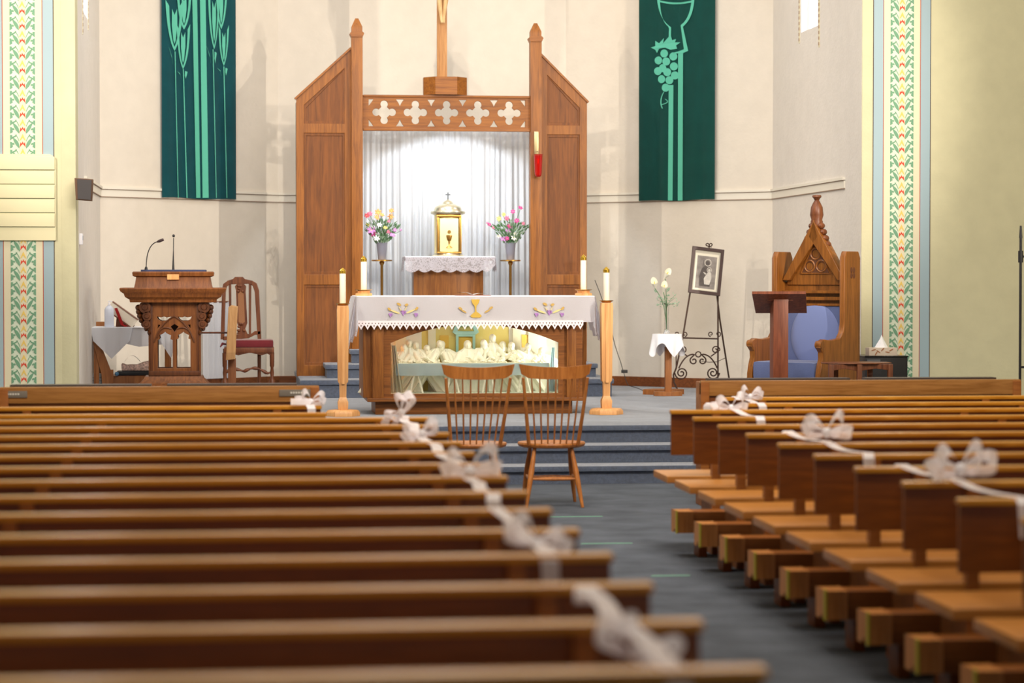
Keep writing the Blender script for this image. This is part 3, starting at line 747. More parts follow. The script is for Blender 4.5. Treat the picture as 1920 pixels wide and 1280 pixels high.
flat(bm, [[(ax0-.03, AZ(625)), (ax0-.005, AZ(629)), (ax1+.005, AZ(629)), (ax1+.03, AZ(625)), (ax1+.01, AZ(614)), ((ax0+ax1)/2+.05, AZ(609)), ((ax0+ax1)/2-.05, AZ(609)), (ax0-.01, AZ(614))],
         [(ax0+.005, AZ(624)), (ax1-.005, AZ(624)), (ax1-.015, AZ(617)), ((ax0+ax1)/2+.04, AZ(613)), ((ax0+ax1)/2-.04, AZ(613)), (ax0+.015, AZ(617))]], Y0+.54, .04, .004)
obj('doorway', bm, AQUA, bk, o2)
obj('door_fill', box(BM(), ax0+w, ax1-w, Y0+.585, Y0+.6, fz, AZ(633)), OCHRE, bk, o2)
# little table
tz = AZ(683); tx0, tx1 = AXx(745), AXx(1035)
bm = BM(); box(bm, tx0, tx1, Y0+.2, Y0+.38, tz-.006, tz+.004)
tb = obj('table', bm, PLAST, t, o2)
obj('table_cover', grid(BM(), lambda u, v: (tx0+(tx1-tx0)*u, Y0+.195-.006*math.sin(u*60)*v, tz+.003-(AZ(683)-AZ(706))*v), 80, 4, .003), PBLUE, tb, o2)
for px in (784, 853, 921, 988, 1040):
    for s in (-1, 1):
        bm = BM(); cyl(bm, (AXx(px)+s*.02, Y0+.26, AZ(706)), (AXx(px)+s*.055, Y0+.22, fz+.004), .012, .009, 6); obj('trestle_leg', bm, PLAST, tb, o2)
def statuette(px, py, lean=0, y=Y0+.44, sc=1.0, wide=1.0):
    wide *= random.uniform(.8, 1.1); px += random.uniform(-3, 3); y += random.uniform(-.03, .03); py += random.uniform(-3, 3)
    x, z = AXx(px), AZ(py); h = z-fz
    bm = BM(); N = 36; rows = [(.105, 0), (.11, .25), (.1, .45), (.095, .62), (.08, .76), (.03, .86)]
    rg = []
    sd = random.uniform(0, 9)
    for j, (r, f) in enumerate(rows):
        rg.append([bm.verts.new((x+lean*(f-.9)*.3+r*wide*sc*(1+.16*math.sin(k*PI*.5+sd+j*.5))*math.cos(2*PI*k/N), y+r*.62*sc*(1+.22*math.sin(k*PI*.5+sd+j*.7))*math.sin(2*PI*k/N), fz+h*f)) for k in range(N)])
    for a, b_ in zip(rg, rg[1:]):
        for k in range(N): bm.faces.new((a[k], a[(k+1) % N], b_[(k+1) % N], b_[k]))
    bm.faces.new(rg[-1]); bm.faces.new(rg[0][::-1])
    hr = .030*sc
    x += lean*.022; sph(bm, (x, y-.01, z-hr*1.0), hr*.8, hr*.9, hr*1.12, 12)          # head
    sph(bm, (x, y+.008, z-hr*.8), hr*1.05, hr*.95, hr*1.15, 12)        # hair or veil
    sph(bm, (x+lean*.004, y+.016, z-hr*2.1), hr*1.15, hr*.9, hr*1.5, 12)   # hair falling on the shoulders
    if random.random() < .6: sph(bm, (x, y-.012-hr*.5, z-hr*2.0), hr*.5, hr*.4, hr*.75, 8)   # beard
    sph(bm, (x, y-.02-hr*.75, z-hr*1.1), hr*.16, hr*.25, hr*.25, 6)    # nose
    s = random.choice((-1, 1))
    ax = x+lean*.0
    sh = Vector((ax-s*.05*sc*wide, y-.02, fz+h*.76)); el = Vector((ax-s*.09*sc*wide, y-.09, fz+h*.56)); ha = Vector((ax-s*.04, y-.16, max(tz+.02, fz+h*.52)))
    tube(bm, [sh, el, ha], [.028*sc, .022*sc, .012*sc], 8); sph(bm, ha+Vector((s*.01, -.012, 0)), .014*sc, .02*sc, .009*sc, 8)
    sh = Vector((ax+s*.05*sc*wide, y-.02, fz+h*.76)); el = Vector((ax+s*.11*sc*wide, y-.07, fz+h*.6)); ha = Vector((ax+s*.16*wide, y-.12, fz+h*.68))
    tube(bm, [sh, el, ha], [.028*sc, .022*sc, .012*sc], 8); sph(bm, ha+Vector((s*.015, -.008, .005)), .02*sc, .012*sc, .009*sc, 8)
    obj('seated_figure', bm, PLAST, t, o2, 50)
for a in ((741, 668, 0), (757, 650, 1), (776, 642, 0), (789, 644, -1), (802, 652, 1), (826, 643, 1), (843, 642, -1, Y0+.46), (886, 641, 0, Y0+.4, 1.15, 1.25), (910, 640, 1), (920, 644, -1, Y0+.42), (934, 633, 0, Y0+.47), (950, 646, 1), (975, 643, -1), (1005, 650, 0), (1030, 655, -1)):
    statuette(*a)
bm = BM()
for k in range(16): lathe(bm, [(.004, 0), (.012, .004), (.014, .012), (.004, .016)] if k % 2 else [(.006, 0), (.004, .01), (.01, .02), (.009, .03)], (tx0+.05+(tx1-tx0-.1)*k/15, Y0+.27+.03*math.sin(k*5), tz+.004), 10)
obj('tableware', bm, PLAST, tb, o2)
# draped curtain at the left inside
obj('side_drape', grid(BM(), lambda u, v: (ox0+.01+.12*u*(1-.6*v), Y0+.2+.03*math.sin(u*22), fz+.01+(AZ(650)-fz)*v), 30, 8, .004), PLAST, t, o2)
obj('side_drape', grid(BM(), lambda u, v: (ox1-.01-.07*u*(1-.6*v), Y0+.22+.02*math.sin(u*18), fz+.01+(AZ(655)-fz)*v), 24, 8, .004), PBLUE, t, o2)
# altar cloth
cx0, cx1 = AXx(657), AXx(1124); cz = AZ(555.5); o3 = (ac, Y0+.3, cz)
t = thing('altar_cloth', 'white altar cloth embroidered with a gold chalice, wheat and grapes', 'cloth', o3)
yf = Y0-.055; yb = Y0+dep+.05
zl = AZ(603)
def ffr(u, v):
    x = AXx(668)+(AXx(1113)-AXx(668))*u; return (x, yf-.004*math.sin(u*40)*v-.012*v, cz-.004-(cz-zl)*v)
obj('top_cloth', box(BM(), AXx(668), AXx(1113), yf-.002, yb, cz-.004, cz+.004, .003), WHITE, t, o3)
fc = obj('front_drop', grid(BM(), ffr, 80, 6, .003), WHITE, t, o3)
# lace zigzag
n = 35; xl0, xl1 = AXx(670), AXx(1092); w = (xl1-xl0)/n; zz = zl; zd = AZ(612)-AZ(603)
lo = [(xl0, zz+.01)]; holes = []
out = []
for k in range(n):
    x = xl0+k*w
    out += [(x+w*.04, zz-.028), (x+w*.28, zz-.045), (x+w*.5, zz-.068), (x+w*.72, zz-.045), (x+w*.96, zz-.028)]
    holes.append([(x+w*.5, zz-.045), (x+w*.6, zz-.033), (x+w*.5, zz-.021), (x+w*.4, zz-.033)][::-1])
    holes.append([(x+w*.1, zz-.006), (x+w*.3, zz-.006), (x+w*.2, zz-.02)]); holes.append([(x+w*.6, zz-.006), (x+w*.8, zz-.006), (x+w*.7, zz-.02)])
loops = [[(xl0, zz+.012)]+out+[(xl1, zz+.012)]]+holes
obj('lace_edging', flat(BM(), loops, yf-.018, .003), plain('lace_thread', (236, 228, 232), .9), t, o3)
# side drops with corner falls
for s, xe, px0, px1, pyb in ((-1, AXx(668), 648, 686, 648), (1, AXx(1113), 1130, 1096, 641)):
    zb_ = AZ(pyb)
    def sd(u, v):
        # u: from front corner to back, v: down
        fold = math.sin(u*26)*.018*v
        x = xe+s*(.012+.075*v+fold)
        drop = (cz-zb_)*(.98-.18*u+.04*math.sin(u*12))
        return (x, yf+.02+(yb-yf-.04)*u, cz-drop*v)
    obj('side_drop', grid(BM(), sd, 60, 10, .003), WHITE, t, o3)
    # the corner: cloth folded out between front and side
    def cr(u, v):
        a = Vector((xe-s*.015*v, yf-.01*v, cz-(cz-zl+.04)*v)); b_ = Vector((xe+s*(.01+.08*v), yf+.03, cz-(cz-zb_)*v))
        p = a.lerp(b_, u); p.y -= .035*math.sin(u*PI*3)*v; return p
    obj('corner_fall', grid(BM(), cr, 30, 12, .003), WHITE, t, o3)
    def ce(u, v):
        p = Vector(cr(u, 1)); p.z -= .055*v*(1+.3*math.sin(u*20)); p.x += s*.01*v; p.y -= .003; return p
    obj('corner_lace', grid(BM(), ce, 30, 3, .002), LACE, t, o3)
# embroidery
GOLDT = plain('gold_thread', (206, 170, 70), .6, .2); WHEAT = plain('wheat_thread', (196, 160, 84), .7); GRAPE = plain('grape_thread', (176, 128, 196), .7); LGT = plain('pale_wheat', (226, 208, 140), .7)
ye = yf-.022
def em(name, polys, m):
    bm = BM()
    if name == 'wheat_motif':
        for p in polys: obj(name, flat(BM(), [p], ye, .007), m, fc, o3)
        return
    for p in polys: flat(bm, [p], ye, .007)
    obj(name, bm, m, fc, o3)
def ell(px, py, rx, ry, a=0, n=14):
    c, s_ = math.cos(a), math.sin(a); return [(AXx(px+rx*math.cos(t_)*c-ry*math.sin(t_)*s_), AZ(py+rx*math.cos(t_)*s_+ry*math.sin(t_)*c)) for t_ in [2*PI*i/n for i in range(n)]]
q = lambda *L: [(AXx(a), AZ(b_)) for a, b_ in L]
em('chalice_motif', [q((882, 561), (898, 561), (896, 568), (892, 573), (891.5, 578), (892, 584), (897, 587), (902, 592), (898, 595), (884, 595), (880, 592), (885, 587), (889, 584), (889, 578), (888, 573), (884, 568))], GOLDT)
em('wheat_motif', [ell(862, 578, 4, 2.2, .6), ell(868, 583, 6, 1.5, .5), ell(919, 577, 4, 2.2, -.6), ell(912, 583, 6, 1.5, -.5)], WHEAT)
for cx in (755, 1028):
    em('wheat_motif', [ell(cx-8, 570, 4.5, 2.4, .5), ell(cx+6, 571, 3.5, 2.4, -.3), ell(cx-26, 579, 4, 2.2, .7), ell(cx+25, 578, 4, 2.2, -.8)], WHEAT)
    em('stalk_motif', [ell(cx-15, 584, 9, 1.6, .35), ell(cx+14, 583, 9, 1.6, -.4), ell(cx-5, 580, 6, .7, 1.0), ell(cx+4, 579, 6, .7, -1.0)], LGT)
    gr = []
    for gx, gy, rr in ((cx, 586, 1.0), (cx-24, 590, .8), (cx+23.5, 590, .8)):
        for i, j in ((-3, -3), (0, -3), (3, -3), (-1.5, 0), (1.5, 0), (0, 3), (3.6, -.5)): gr.append(ell(gx+i*rr, gy+j*rr, 1.7*rr, 1.7*rr, 0, 8))
    em('grape_motif', gr, GRAPE)
# missal on altar
bx, bz = AXx(905), cz+.004
t = thing('open_missal', 'open white paged book lying on the altar cloth', 'book', (bx, Y0+.35, bz))
o4 = (bx, Y0+.35, bz)
obj('cover', box(BM(), AXx(862), AXx(925), Y0+.2, Y0+.5, bz, bz+.006), plain('book_cover', (150, 90, 80), .6), t, o4)
for s in (-1, 1):
    obj('pages', grid(BM(), lambda u, v: (AXx(893)+s*.13*u, Y0+.21+.28*v, bz+.008+.018*math.sin(min(1, u*1.6)*PI*.6)*(1.2 if s < 0 else .8)), 10, 3, .006), PAPER, t, o4)

# candles
CAP = plain('brass_cap', (196, 160, 60), .3, .9)
def candle(x, y, z, h, r, label):
    o = thing('candle', label, 'candle', (x, y, z), group=None)
    obj('wax_stick', lathe(BM(), [(r*.95, 0), (r, .005), (r, h-.045), (r*.9, h-.04)], (0, 0, 0), 20), WAX, o)
    obj('brass_cap', lathe(BM(), [(r*1.06, h-.045), (r*1.08, h-.02), (r*.7, h-.008), (r*.3, h), (r*.28, h+.004)], (0, 0, 0), 20), CAP, o)
    return o
s_ = lambda Y, X=0: F/(.112*(X-CX)+.9937*Y)
Ya = Y0+.22
for side, px, pyt in (('left', 682, 481), ('right', 1094, 478)):
    x = PX(px, Ya); zb_ = cz+.004; zh = PZ(545, Ya) if False else zb_+.055
    t = thing('candle_holder', 'low honey wood and brass candle holder on the %s end of the altar' % side, 'candle holder', (x, Ya, zb_))
    obj('wood_block', lathe(BM(), [(.078, 0), (.078, .022), (.06, .026), (.055, .034), (.062, .046)], (0, 0, 0), 8, rot=PI/8), MAPLE, t)
    obj('brass_dish', lathe(BM(), [(.03, .044), (.075, .05), (.078, .055), (.03, .05)], (0, 0, 0), 24), BRASS, t)
    candle(x, Ya, zb_+.055, PZ(pyt, Ya)-zb_-.055, .026, 'white candle with brass cap standing on the %s end of the altar' % side)
for side, px, pyt, pyd in (('left', 642.5, 503, 568), ('right', 1137, 501, 563)):
    Ys = Y0-.14
    x = PX(px, Ys); zd = PZ(pyd, Ys)
    t = thing('candle_stand', 'tall pale wood floor candle stand %s of the altar' % side, 'candle stand', (x, Ys, FL))
    H_ = zd-FL
    def wpx(n): return n/s_(Ys, x)/2
    w0 = wpx(33); 
    obj('base', lathe(BM(), [(w0*1.95/1, 0), (w0*1.95, .03), (w0*1.75, .05), (w0*1.6, .055)], (0, 0, 0), 6, 1, .85), MAPLE, t)
    bm = lathe(BM(), [(wpx(18)*1.4, .05), (wpx(20)*1.4, .12), (wpx(12)*1.35, .17)], (0, 0, 0), 4, rot=PI/4); obj('foot_block', bm, MAPLE, t)
    bm = lathe(BM(), [(wpx(13)*1.35, .15), (wpx(14)*1.35, .28), (wpx(20)*1.35, .30), (wpx(24)*1.3, H_-.06), (wpx(22)*1.3, H_-.02)], (0, 0, 0), 4, rot=PI/4)
    for a in (0, 1): box(bm, -wpx(6), wpx(6), -wpx(23) if a else -wpx(20), wpx(20), .28, H_-.03)
    obj('shaft', bm, MAPLE, t)
    obj('brass_dish', lathe(BM(), [(.025, H_-.025), (.06, H_-.005), (.062, H_), (.025, H_-.005)], (0, 0, 0), 24), BRASS, t)
    candle(x, Ys, zd, PZ(pyt, Ys)-zd, .027, 'white candle with brass cap in the floor stand %s of the altar' % side)

# =============================================================== TWO SPINDLE CHAIRS
def winchair(px, label, rot):
    Yc = Dy(17.1)
    x = PX(px, Yc)
    t = thing('spindle_chair', label, 'chair', (x, Yc, 0), rot, 'spindle back chairs in front of the chancel steps')
    # local: chair faces +y (the altar); back nearer the camera
    bm = BM(); N = 32
    def ring(z, sx, sy, dish=0): return [bm.verts.new((.245*sx*math.cos(a)*(1+.05*math.sin(a)), .2+.215*sy*math.sin(a), z)) for a in [2*PI*k/N for k in range(N)]]
    rs = [ring(.415, .86, .86), ring(.425, .97, .97), ring(.44, 1, 1), ring(.452, .98, .98), ring(.446, .8, .8), ring(.44, .45, .45)]
    for a, b_ in zip(rs, rs[1:]):
        for k in range(N): bm.faces.new((a[k], a[(k+1) % N], b_[(k+1) % N], b_[k]))
    bm.faces.new(rs[0][::-1]); bm.faces.new(rs[-1]); obj('seat', bm, CHAIRW, t)
    for sx in (-1, 1):
        for (tx, ty, bx_, by) in ((.13, .08, .2, -.04), (.14, .34, .19, .42)):
            top = Vector((sx*tx, ty, .425)); bot = Vector((sx*bx_, by, 0)); bm = BM()
            pts = [top.lerp(bot, f) for f in (0, .15, .4, .6, .8, 1)]
            tube(bm, pts, [.013, .015, .021, .019, .015, .011], 12); obj('leg', bm, CHAIRW, t)
        bm = BM(); a = Vector((sx*.167, .018, .2)); b_ = Vector((sx*.166, .383, .2)); tube(bm, [a, a.lerp(b_, .5), b_], [.009, .015, .009], 10); obj('stretcher', bm, CHAIRW, t)
    for y_, z_ in ((.018, .2), (.2, .2)):
        bm = BM(); tube(bm, [(-.167, y_, z_), (0, y_, z_), (.167, y_, z_)], [.009, .015, .009], 10); obj('stretcher', bm, CHAIRW, t)
    # crest rail: curved board, dips in the middle along the top
    def bk(u): return -.115-.02*0+.06*(2*u-1)**2*-1+.05    # plan curve
    n = 24; bm = BM(); vs = []
    for i in range(n+1):
        u = i/n; c = 2*u-1
        x_ = .258*c; y_ = -.10-.0-.05*(1-c*c); zt_ = 1.0+.022*c*c; zb_ = .915+.012*c*c+(.0 if abs(c) < .8 else (abs(c)-.8)*.12)
        x2 = x_*(.93 if abs(c) > .8 else 1-.07*(abs(c)/.8))
        vs.append([bm.verts.new(v) for v in ((x2, y_-.01, zb_), (x2, y_+.012, zb_), (x_, y_+.002, zt_), (x_, y_-.018, zt_))])
    for a, b_ in zip(vs, vs[1:]):
        for k in range(4): bm.faces.new((a[k], a[(k+1) % 4], b_[(k+1) % 4], b_[k]))
    bm.faces.new(vs[0][::-1]); bm.faces.new(vs[-1]); obj('crest_rail', bm, CHAIRW, t)
    for k in range(9):
        c = -1+2*k/8
        bm = BM(); top = Vector((.228*c, -.10-.05*(1-c*c*.8), .925)); bot = Vector((.175*c, .0+.05*c*c, .44)); mid = top.lerp(bot, .5)+Vector((0, -.012, 0))
        if k in (0, 8): tube(bm, [bot, mid, top], [.014, .013, .011], 10); obj('back_post', bm, CHAIRW, t)
        else: tube(bm, [bot, mid, top], [.0055, .007, .005], 8); obj('spindle', bm, CHAIRW, t)
    return t
winchair(893, 'left of the two honey wood spindle back chairs facing the altar', .02)
winchair(1039, 'right of the two honey wood spindle back chairs facing the altar', -.04)

# =============================================================== AMBO
Yb = 22.9
ax_ = lambda px: PX(px, Yb); az = lambda py: PZ(py, Yb, 325)
ac = ax_(326); o_ = (ac, Yb, FL); s = s_(Yb, ac)
t = thing('ambo', 'carved dark oak reading stand with tracery front and blue top', 'lectern', o_)
def tier(bm, levels, y_half):
    """stack of rectangular rings: (half width px, py)"""
    rg = []
    for hw, py in levels:
        w = hw/s; d = y_half-(levels[0][0]-hw)/s*.0 if False else w*y_half; z = az(py)
        rg.append([bm.verts.new((ac+a*w, Yb+c*d, z)) for a, c in ((-1, -1), (1, -1), (1, 1), (-1, 1))])
    for a, b_ in zip(rg, rg[1:]):
        for k in range(4): bm.faces.new((a[k], a[(k+1) % 4], b_[(k+1) % 4], b_[k]))
    bm.faces.new(rg[0][::-1]); bm.faces.new(rg[-1]); return bm
D_ = .72
zf = FL
obj('base', tier(BM(), [(70, 758), (70, 722), (64, 718), (60, 713), (56, 710), (53, 704)], .75), AMBO, t, o_)
front = []
xl, xr, zb, zt = ax_(280), ax_(376), az(704), az(566)
def lancet(x0, x1, y0, y1):
    x0, x1 = ax_(x0), ax_(x1); zb_, zt_ = az(y1), az(y0); m = (x0+x1)/2; w = (x1-x0)
    return [(x0, zb_), (x1, zb_), (x1, zt_-w*.55), (x1-w*.14, zt_-w*.5), (x1-w*.1, zt_-w*.25), (m+w*.12, zt_-w*.12), (m, zt_), (m-w*.12, zt_-w*.12), (x0+w*.1, zt_-w*.25), (x0+w*.14, zt_-w*.5), (x0, zt_-w*.55)]
def eye(x0, x1, y0, y1, fl=1):
    x0, x1 = ax_(x0), ax_(x1); a, b_ = az(y1), az(y0); m = (x0+x1)/2; w = x1-x0
    return [(x0, b_), (m-w*.18, b_-.008), (m, b_), (m+w*.18, b_-.008), (x1, b_), (x1-w*.12, a+(b_-a)*.3), (m+w*.2, a), (m-w*.2, a), (x0+w*.12, a+(b_-a)*.3)]
loops = [[(xl, zb), (xr, zb), (xr, zt), (xl, zt)], lancet(296, 325, 620, 689), lancet(331, 358, 620, 689), eye(294, 323, 592, 601), eye(333, 361, 592, 601)]
loops.append([(ax_(296), az(616)), (ax_(303), az(608)), (ax_(297), az(607))]); loops.append([(ax_(358), az(616)), (ax_(352), az(608)), (ax_(358), az(607))])
loops.append([(ax_(328), az(622)), (ax_(336), az(611)), (ax_(328), az(606)), (ax_(320), az(611))])
yf = Yb-.19
obj('front_panel', flat(BM(), loops, yf, .03, .003), AMBO, t, o_)
obj('back_panel', flat(BM(), [loops[0], loops[1], loops[2], loops[3], loops[4]], Yb+.17, .02), AMBOD, t, o_)
obj('side_panel', box(BM(), xl, xl+.03, yf+.03, Yb+.17, zb, zt), AMBO, t, o_)
obj('side_panel', box(BM(), xr-.03, xr, yf+.03, Yb+.17, zb, zt), AMBO, t, o_)
bm = BM()
tube(bm, [(ax_(v[0]), yf-.006, az(v[1])) for v in bez((290, 640), (300, 606), (327, 592), 8)], .008, 6); tube(bm, [(ax_(v[0]), yf-.006, az(v[1])) for v in bez((364, 640), (354, 606), (327, 592), 8)], .008, 6)
tube(bm, [(ax_(v[0]), yf-.006, az(v[1])) for v in bez((296, 632), (300, 606), (322, 616), 8)], .007, 6); tube(bm, [(ax_(v[0]), yf-.006, az(v[1])) for v in bez((360, 632), (354, 606), (332, 616), 8)], .007, 6)
box(bm, xl, xr, yf-.012, yf, az(702), az(694), .003); box(bm, xl+.01, xl+.035, yf-.01, yf, az(694), az(570), .003); box(bm, xr-.035, xr-.01, yf-.01, yf, az(694), az(570), .003)
obj('tracery_moulding', bm, AMBOD, t, o_)
for sx, pc in ((-1, 273), (1, 383)):
    bm = BM()
    for px, py, r in ((pc, 575, .055), (pc+sx*-4, 592, .042), (pc-sx*3, 607, .038)):
        cyl(bm, (ax_(px), yf-.05, az(py)), (ax_(px), Yb+.12, az(py)), r, r, 18)
        cyl(bm, (ax_(px), yf-.062, az(py)), (ax_(px), yf-.05, az(py)), r*.45, r*.55, 12)
    for k in range(7):
        a = k/6; sph(bm, (ax_(pc+sx*(12-a*a*20)), yf+.03, az(576+a*46)), .032-.012*a, .08, .03, 10)
    xi = ax_(pc-sx*14)
    box(bm, ax_(pc-sx*12), ax_(pc+sx*6), yf, Yb+.1, az(612), az(567), .006)
    obj('scroll_bracket', bm, AMBOD, t, o_)
bm = tier(BM(), [(79, 566), (80, 561), (88, 556), (90, 550), (96, 546), (98, 541), (96, 539)], D_); obj('cornice', bm, AMBO, t, o_)
bm = tier(BM(), [(72, 540), (70, 532), (68, 520), (68, 518)], D_); obj('upper_box', bm, AMBO, t, o_)
bm = tier(BM(), [(70, 519), (74, 517), (75, 511), (73, 509)], D_); obj('reading_top', bm, AMBO, t, o_)
obj('label_block', box(BM(), ax_(315), ax_(337), Yb-.275, Yb-.24, az(524), az(514), .003), MAPLE, t, o_)
obj('blue_pad', box(BM(), ax_(266), ax_(387), Yb-.25, Yb+.2, az(509.5), az(505.5), .004), plain('navy_pad', (54, 62, 98), .7), t, o_)
zz = az(505.5)
# microphones
BLK = BLACK
x0 = ax_(274)
t = thing('gooseneck_microphone', 'curved gooseneck microphone at the left of the reading stand', 'microphone', (x0, Yb, zz))
pts = bez((x0, Yb, zz), (ax_(274), Yb, az(458)), (ax_(296), Yb-.02, az(453)), 14)
bm = BM(); tube(bm, pts, .0045, 8); lathe(bm, [(.016, 0), (.012, .02), (.006, .03)], (x0, Yb, zz), 12); obj('neck', bm, BLK, t, (x0, Yb, zz))
bm = BM(); tube(bm, [(ax_(295), Yb-.02, az(453.5)), (ax_(299), Yb-.023, az(452)), (ax_(307), Yb-.03, az(449))], [.008, .014, .013], 12); obj('head', bm, plain('mic_brown', (60, 42, 44), .6), t, (x0, Yb, zz))
x0 = ax_(325)
t = thing('gooseneck_microphone', 'straight upright microphone at the middle of the reading stand', 'microphone', (x0, Yb, zz))
bm = BM(); tube(bm, [(x0, Yb, zz), (x0, Yb, az(490)), (x0+.002, Yb, az(470)), (x0+.004, Yb, az(446))], [.012, .008, .004, .004], 8); obj('neck', bm, BLK, t, (x0, Yb, zz))
bm = BM(); sph(bm, (x0+.004, Yb, az(442)), .013, .013, .015); obj('head', bm, BLK, t, (x0, Yb, zz))

# carved side chair
Yk = 24.7
kx = lambda px: PX(px, Yk); kz = lambda py: PZ(py, Yk, 470)
kc = kx(466); o_ = (kc, Yk, FL)
t = thing('carved_chair', 'tall carved walnut side chair with crimson seat cushion', 'chair', o_)
yb_ = Yk+.22
L = lambda *p: [(kx(a), kz(b_)) for a, b_ in p]
out = L((417, 640), (416, 540), (419, 530), (430, 525), (437, 521), (440, 519.5), (452, 519.5), (457, 524), (470, 528), (480, 533), (484, 545), (488, 632), (483, 632), (479, 548), (475, 537), (466, 532), (456, 530), (436, 530), (426, 533), (422, 540), (423, 640))
out = [(kx(p_[0]), kz(p_[1])) for p_ in [(414, 636), (417, 545), (419, 533), (427, 527), (437, 524), (441, 520), (455, 520), (459, 524), (473, 527), (481, 532), (485, 545), (489, 636), (484, 636), (479, 548), (475, 535), (466, 531), (430, 532), (424, 537), (422, 548), (419, 636)]]
obj('back_frame', flat(BM(), [out], yb_, .035, .006), DKW, t, o_)
for a, b_ in ((430, 433), (467, 471)):
    obj('back_slat', flat(BM(), [[(kx(a), kz(632)), (kx(a+3), kz(632)), (kx(b_), kz(531)), (kx(b_-4), kz(531))]], yb_+.005, .02, .003), DKW, t, o_)
bm = flat(BM(), [[(kx(x), kz(y)) for x, y in [(444, 626), (450, 617), (445, 606), (443, 545), (441, 537), (446, 531), (456, 531), (461, 537), (460, 548), (463, 606), (459, 617), (463, 626)]]], yb_, .022, .004)
for i in range(12): sph(bm, (kx(452)+random.uniform(-.035, .035), yb_-.004, kz(random.choice((536, 541, 546, 608, 613, 620)))), .016, .012, .014, 8)
sp = obj('carved_splat', bm, DKW, t, o_)
obj('cane_panel', flat(BM(), [[(kx(x), kz(y)) for x, y in [(447, 604), (446, 551), (452, 546), (457, 551), (459, 604), (452, 609)]]], yb_-.006, .01), plain('cane', (164, 112, 74), .7, bump=1, bscale=200), sp, o_)
obj('back_rail', flat(BM(), [[(kx(x), kz(y)) for x, y in [(418, 632), (430, 632), (445, 628), (452, 626), (470, 628), (478, 622), (488, 622), (488, 627), (478, 628), (466, 634), (430, 638), (418, 638)]]], yb_, .03, .004), DKW, t, o_)
obj('seat_rail', box(BM(), kx(420), kx(513), Yk-.25, Yk+.24, kz(660), kz(650), .006), DKW, t, o_)
obj('seat_apron', flat(BM(), [[(kx(x), kz(y)) for x, y in [(424, 652), (511, 652), (511, 662), (506, 664), (500, 661), (490, 664), (468, 659), (446, 664), (436, 661), (424, 666)]]], Yk-.24, .02, .003), DKW, t, o_)
bm = BM(); box(bm, kx(424), kx(512), Yk-.24, Yk+.2, kz(650), kz(636), .026)
obj('seat_cushion', bm, REDF, t, o_)
bm = BM(); tube(bm, [(kx(425), Yk-.1, kz(645)), (kx(417), Yk-.16, kz(643)), (kx(413), Yk-.18, kz(649))], [.01, .014, .006], 6); obj('cushion_tie', bm, REDF, t, o_)
for px, yy in ((421, Yk-.22), (509, Yk-.22), (421, yb_+.01), (486, yb_+.01)):
    z1 = kz(660)
    bm = lathe(BM(), [(.022, 0), (.026, .02), (.014, .05), (.024, .08), (.03, .1), (.03, .16), (.014, .19), (.02, .24), (.014, .29), (.022, .31), (.024, z1-FL)] if yy < Yk else [(.02, 0), (.018, .2), (.02, z1-FL+.03)], (kx(px), yy, FL), 14)
    obj('leg', bm, DKW, t, o_)
bm = BM(); tube(bm, [(kx(422)+(kx(508)-kx(422))*i/24, Yk-.22, kz(700)+.035*abs(math.sin(i/24*PI*2+.6))+.03*math.sin(i/24*PI)) for i in range(25)], [.014+.005*math.sin(i*1.3) for i in range(25)], 8)
obj('scrolled_stretcher', bm, DKW, t, o_)
bm = BM(); cyl(bm, (kx(422), yb_, FL+.1), (kx(488), yb_, FL+.1), .012); cyl(bm, (kx(422), Yk-.22, FL+.12), (kx(422), yb_, FL+.12), .012); cyl(bm, (kx(509), Yk-.22, FL+.1), (kx(486), yb_, FL+.1), .012)
obj('low_stretcher', bm, DKW, t, o_)

# pale wooden upright (raised arm of a kneeler) by the ambo
Yq = 23.6
qx = lambda px: PX(px, Yq); qz = lambda py: PZ(py, Yq, 430)
o_ = (qx(433), Yq, FL)
t = thing('wooden_reading_rack', 'pale wooden stand seen edge on between the reading stand and the carved chair', 'stand', o_)
bm = flat(BM(), [[(qx(424), qz(673)), (qx(440), qz(671)), (qx(445), qz(575)), (qx(434), qz(573)), (qx(429), qz(576))]], Yq-.22, .42, .004); obj('board', bm, PALEW, t, o_)
obj('post', box(BM(), qx(427), qx(442), Yq-.06, Yq+.06, FL, qz(671), .004), wood('post_wood', (122, 70, 36), (150, 94, 54)), t, o_)
bm = BM(); cyl(bm, (qx(360), Yq+.15, qz(624)), (qx(430), Yq+.1, qz(624)), .009); obj('cross_bar', bm, DKW, t, o_)
obj('foot', box(BM(), qx(418), qx(452), Yq-.2, Yq+.2, FL, FL+.04, .004), PALEW, t, o_)

# =============================================================== CREDENCE TABLE (left)
Yt = 24.0
cx_ = lambda px, Y=Yt: PX(px, Y); cz_ = lambda py, Y=Yt: PZ(py, Y, 220)
za = cz_(614); xa, xb = cx_(178), cx_(318); o_ = ((xa+xb)/2, Yt, FL)
t = thing('side_table', 'oak side table under a white cloth beside the left wall', 'table', o_)
obj('tabletop', box(BM(), xa, xb, Yt-.2, Yt+.35, za-.03, za, .004), CREDW, t, o_)
for px, yy in ((182, Yt-.15), (182, Yt+.3), (314, Yt-.15), (314, Yt+.3)):
    xx = cx_(px)
    obj('leg', box(BM(), xx-.025, xx+.025, yy-.025, yy+.025, FL, za-.03, .004), CREDW, t, o_)
bm = BM(); flat(bm, [[(cx_(176), cz_(640)), (cx_(190), cz_(645)), (cx_(208), cz_(692)), (cx_(213), cz_(692)), (cx_(213), FL), (cx_(195), FL), (cx_(192), cz_(700))]], Yt-.19, .03, .003)
obj('end_brace', bm, CREDW, t, o_)
zs = cz_(703)
obj('shelf', box(BM(), cx_(200), cx_(318), Yt-.12, Yt+.3, zs-.02, zs, .004), CREDW, t, o_)
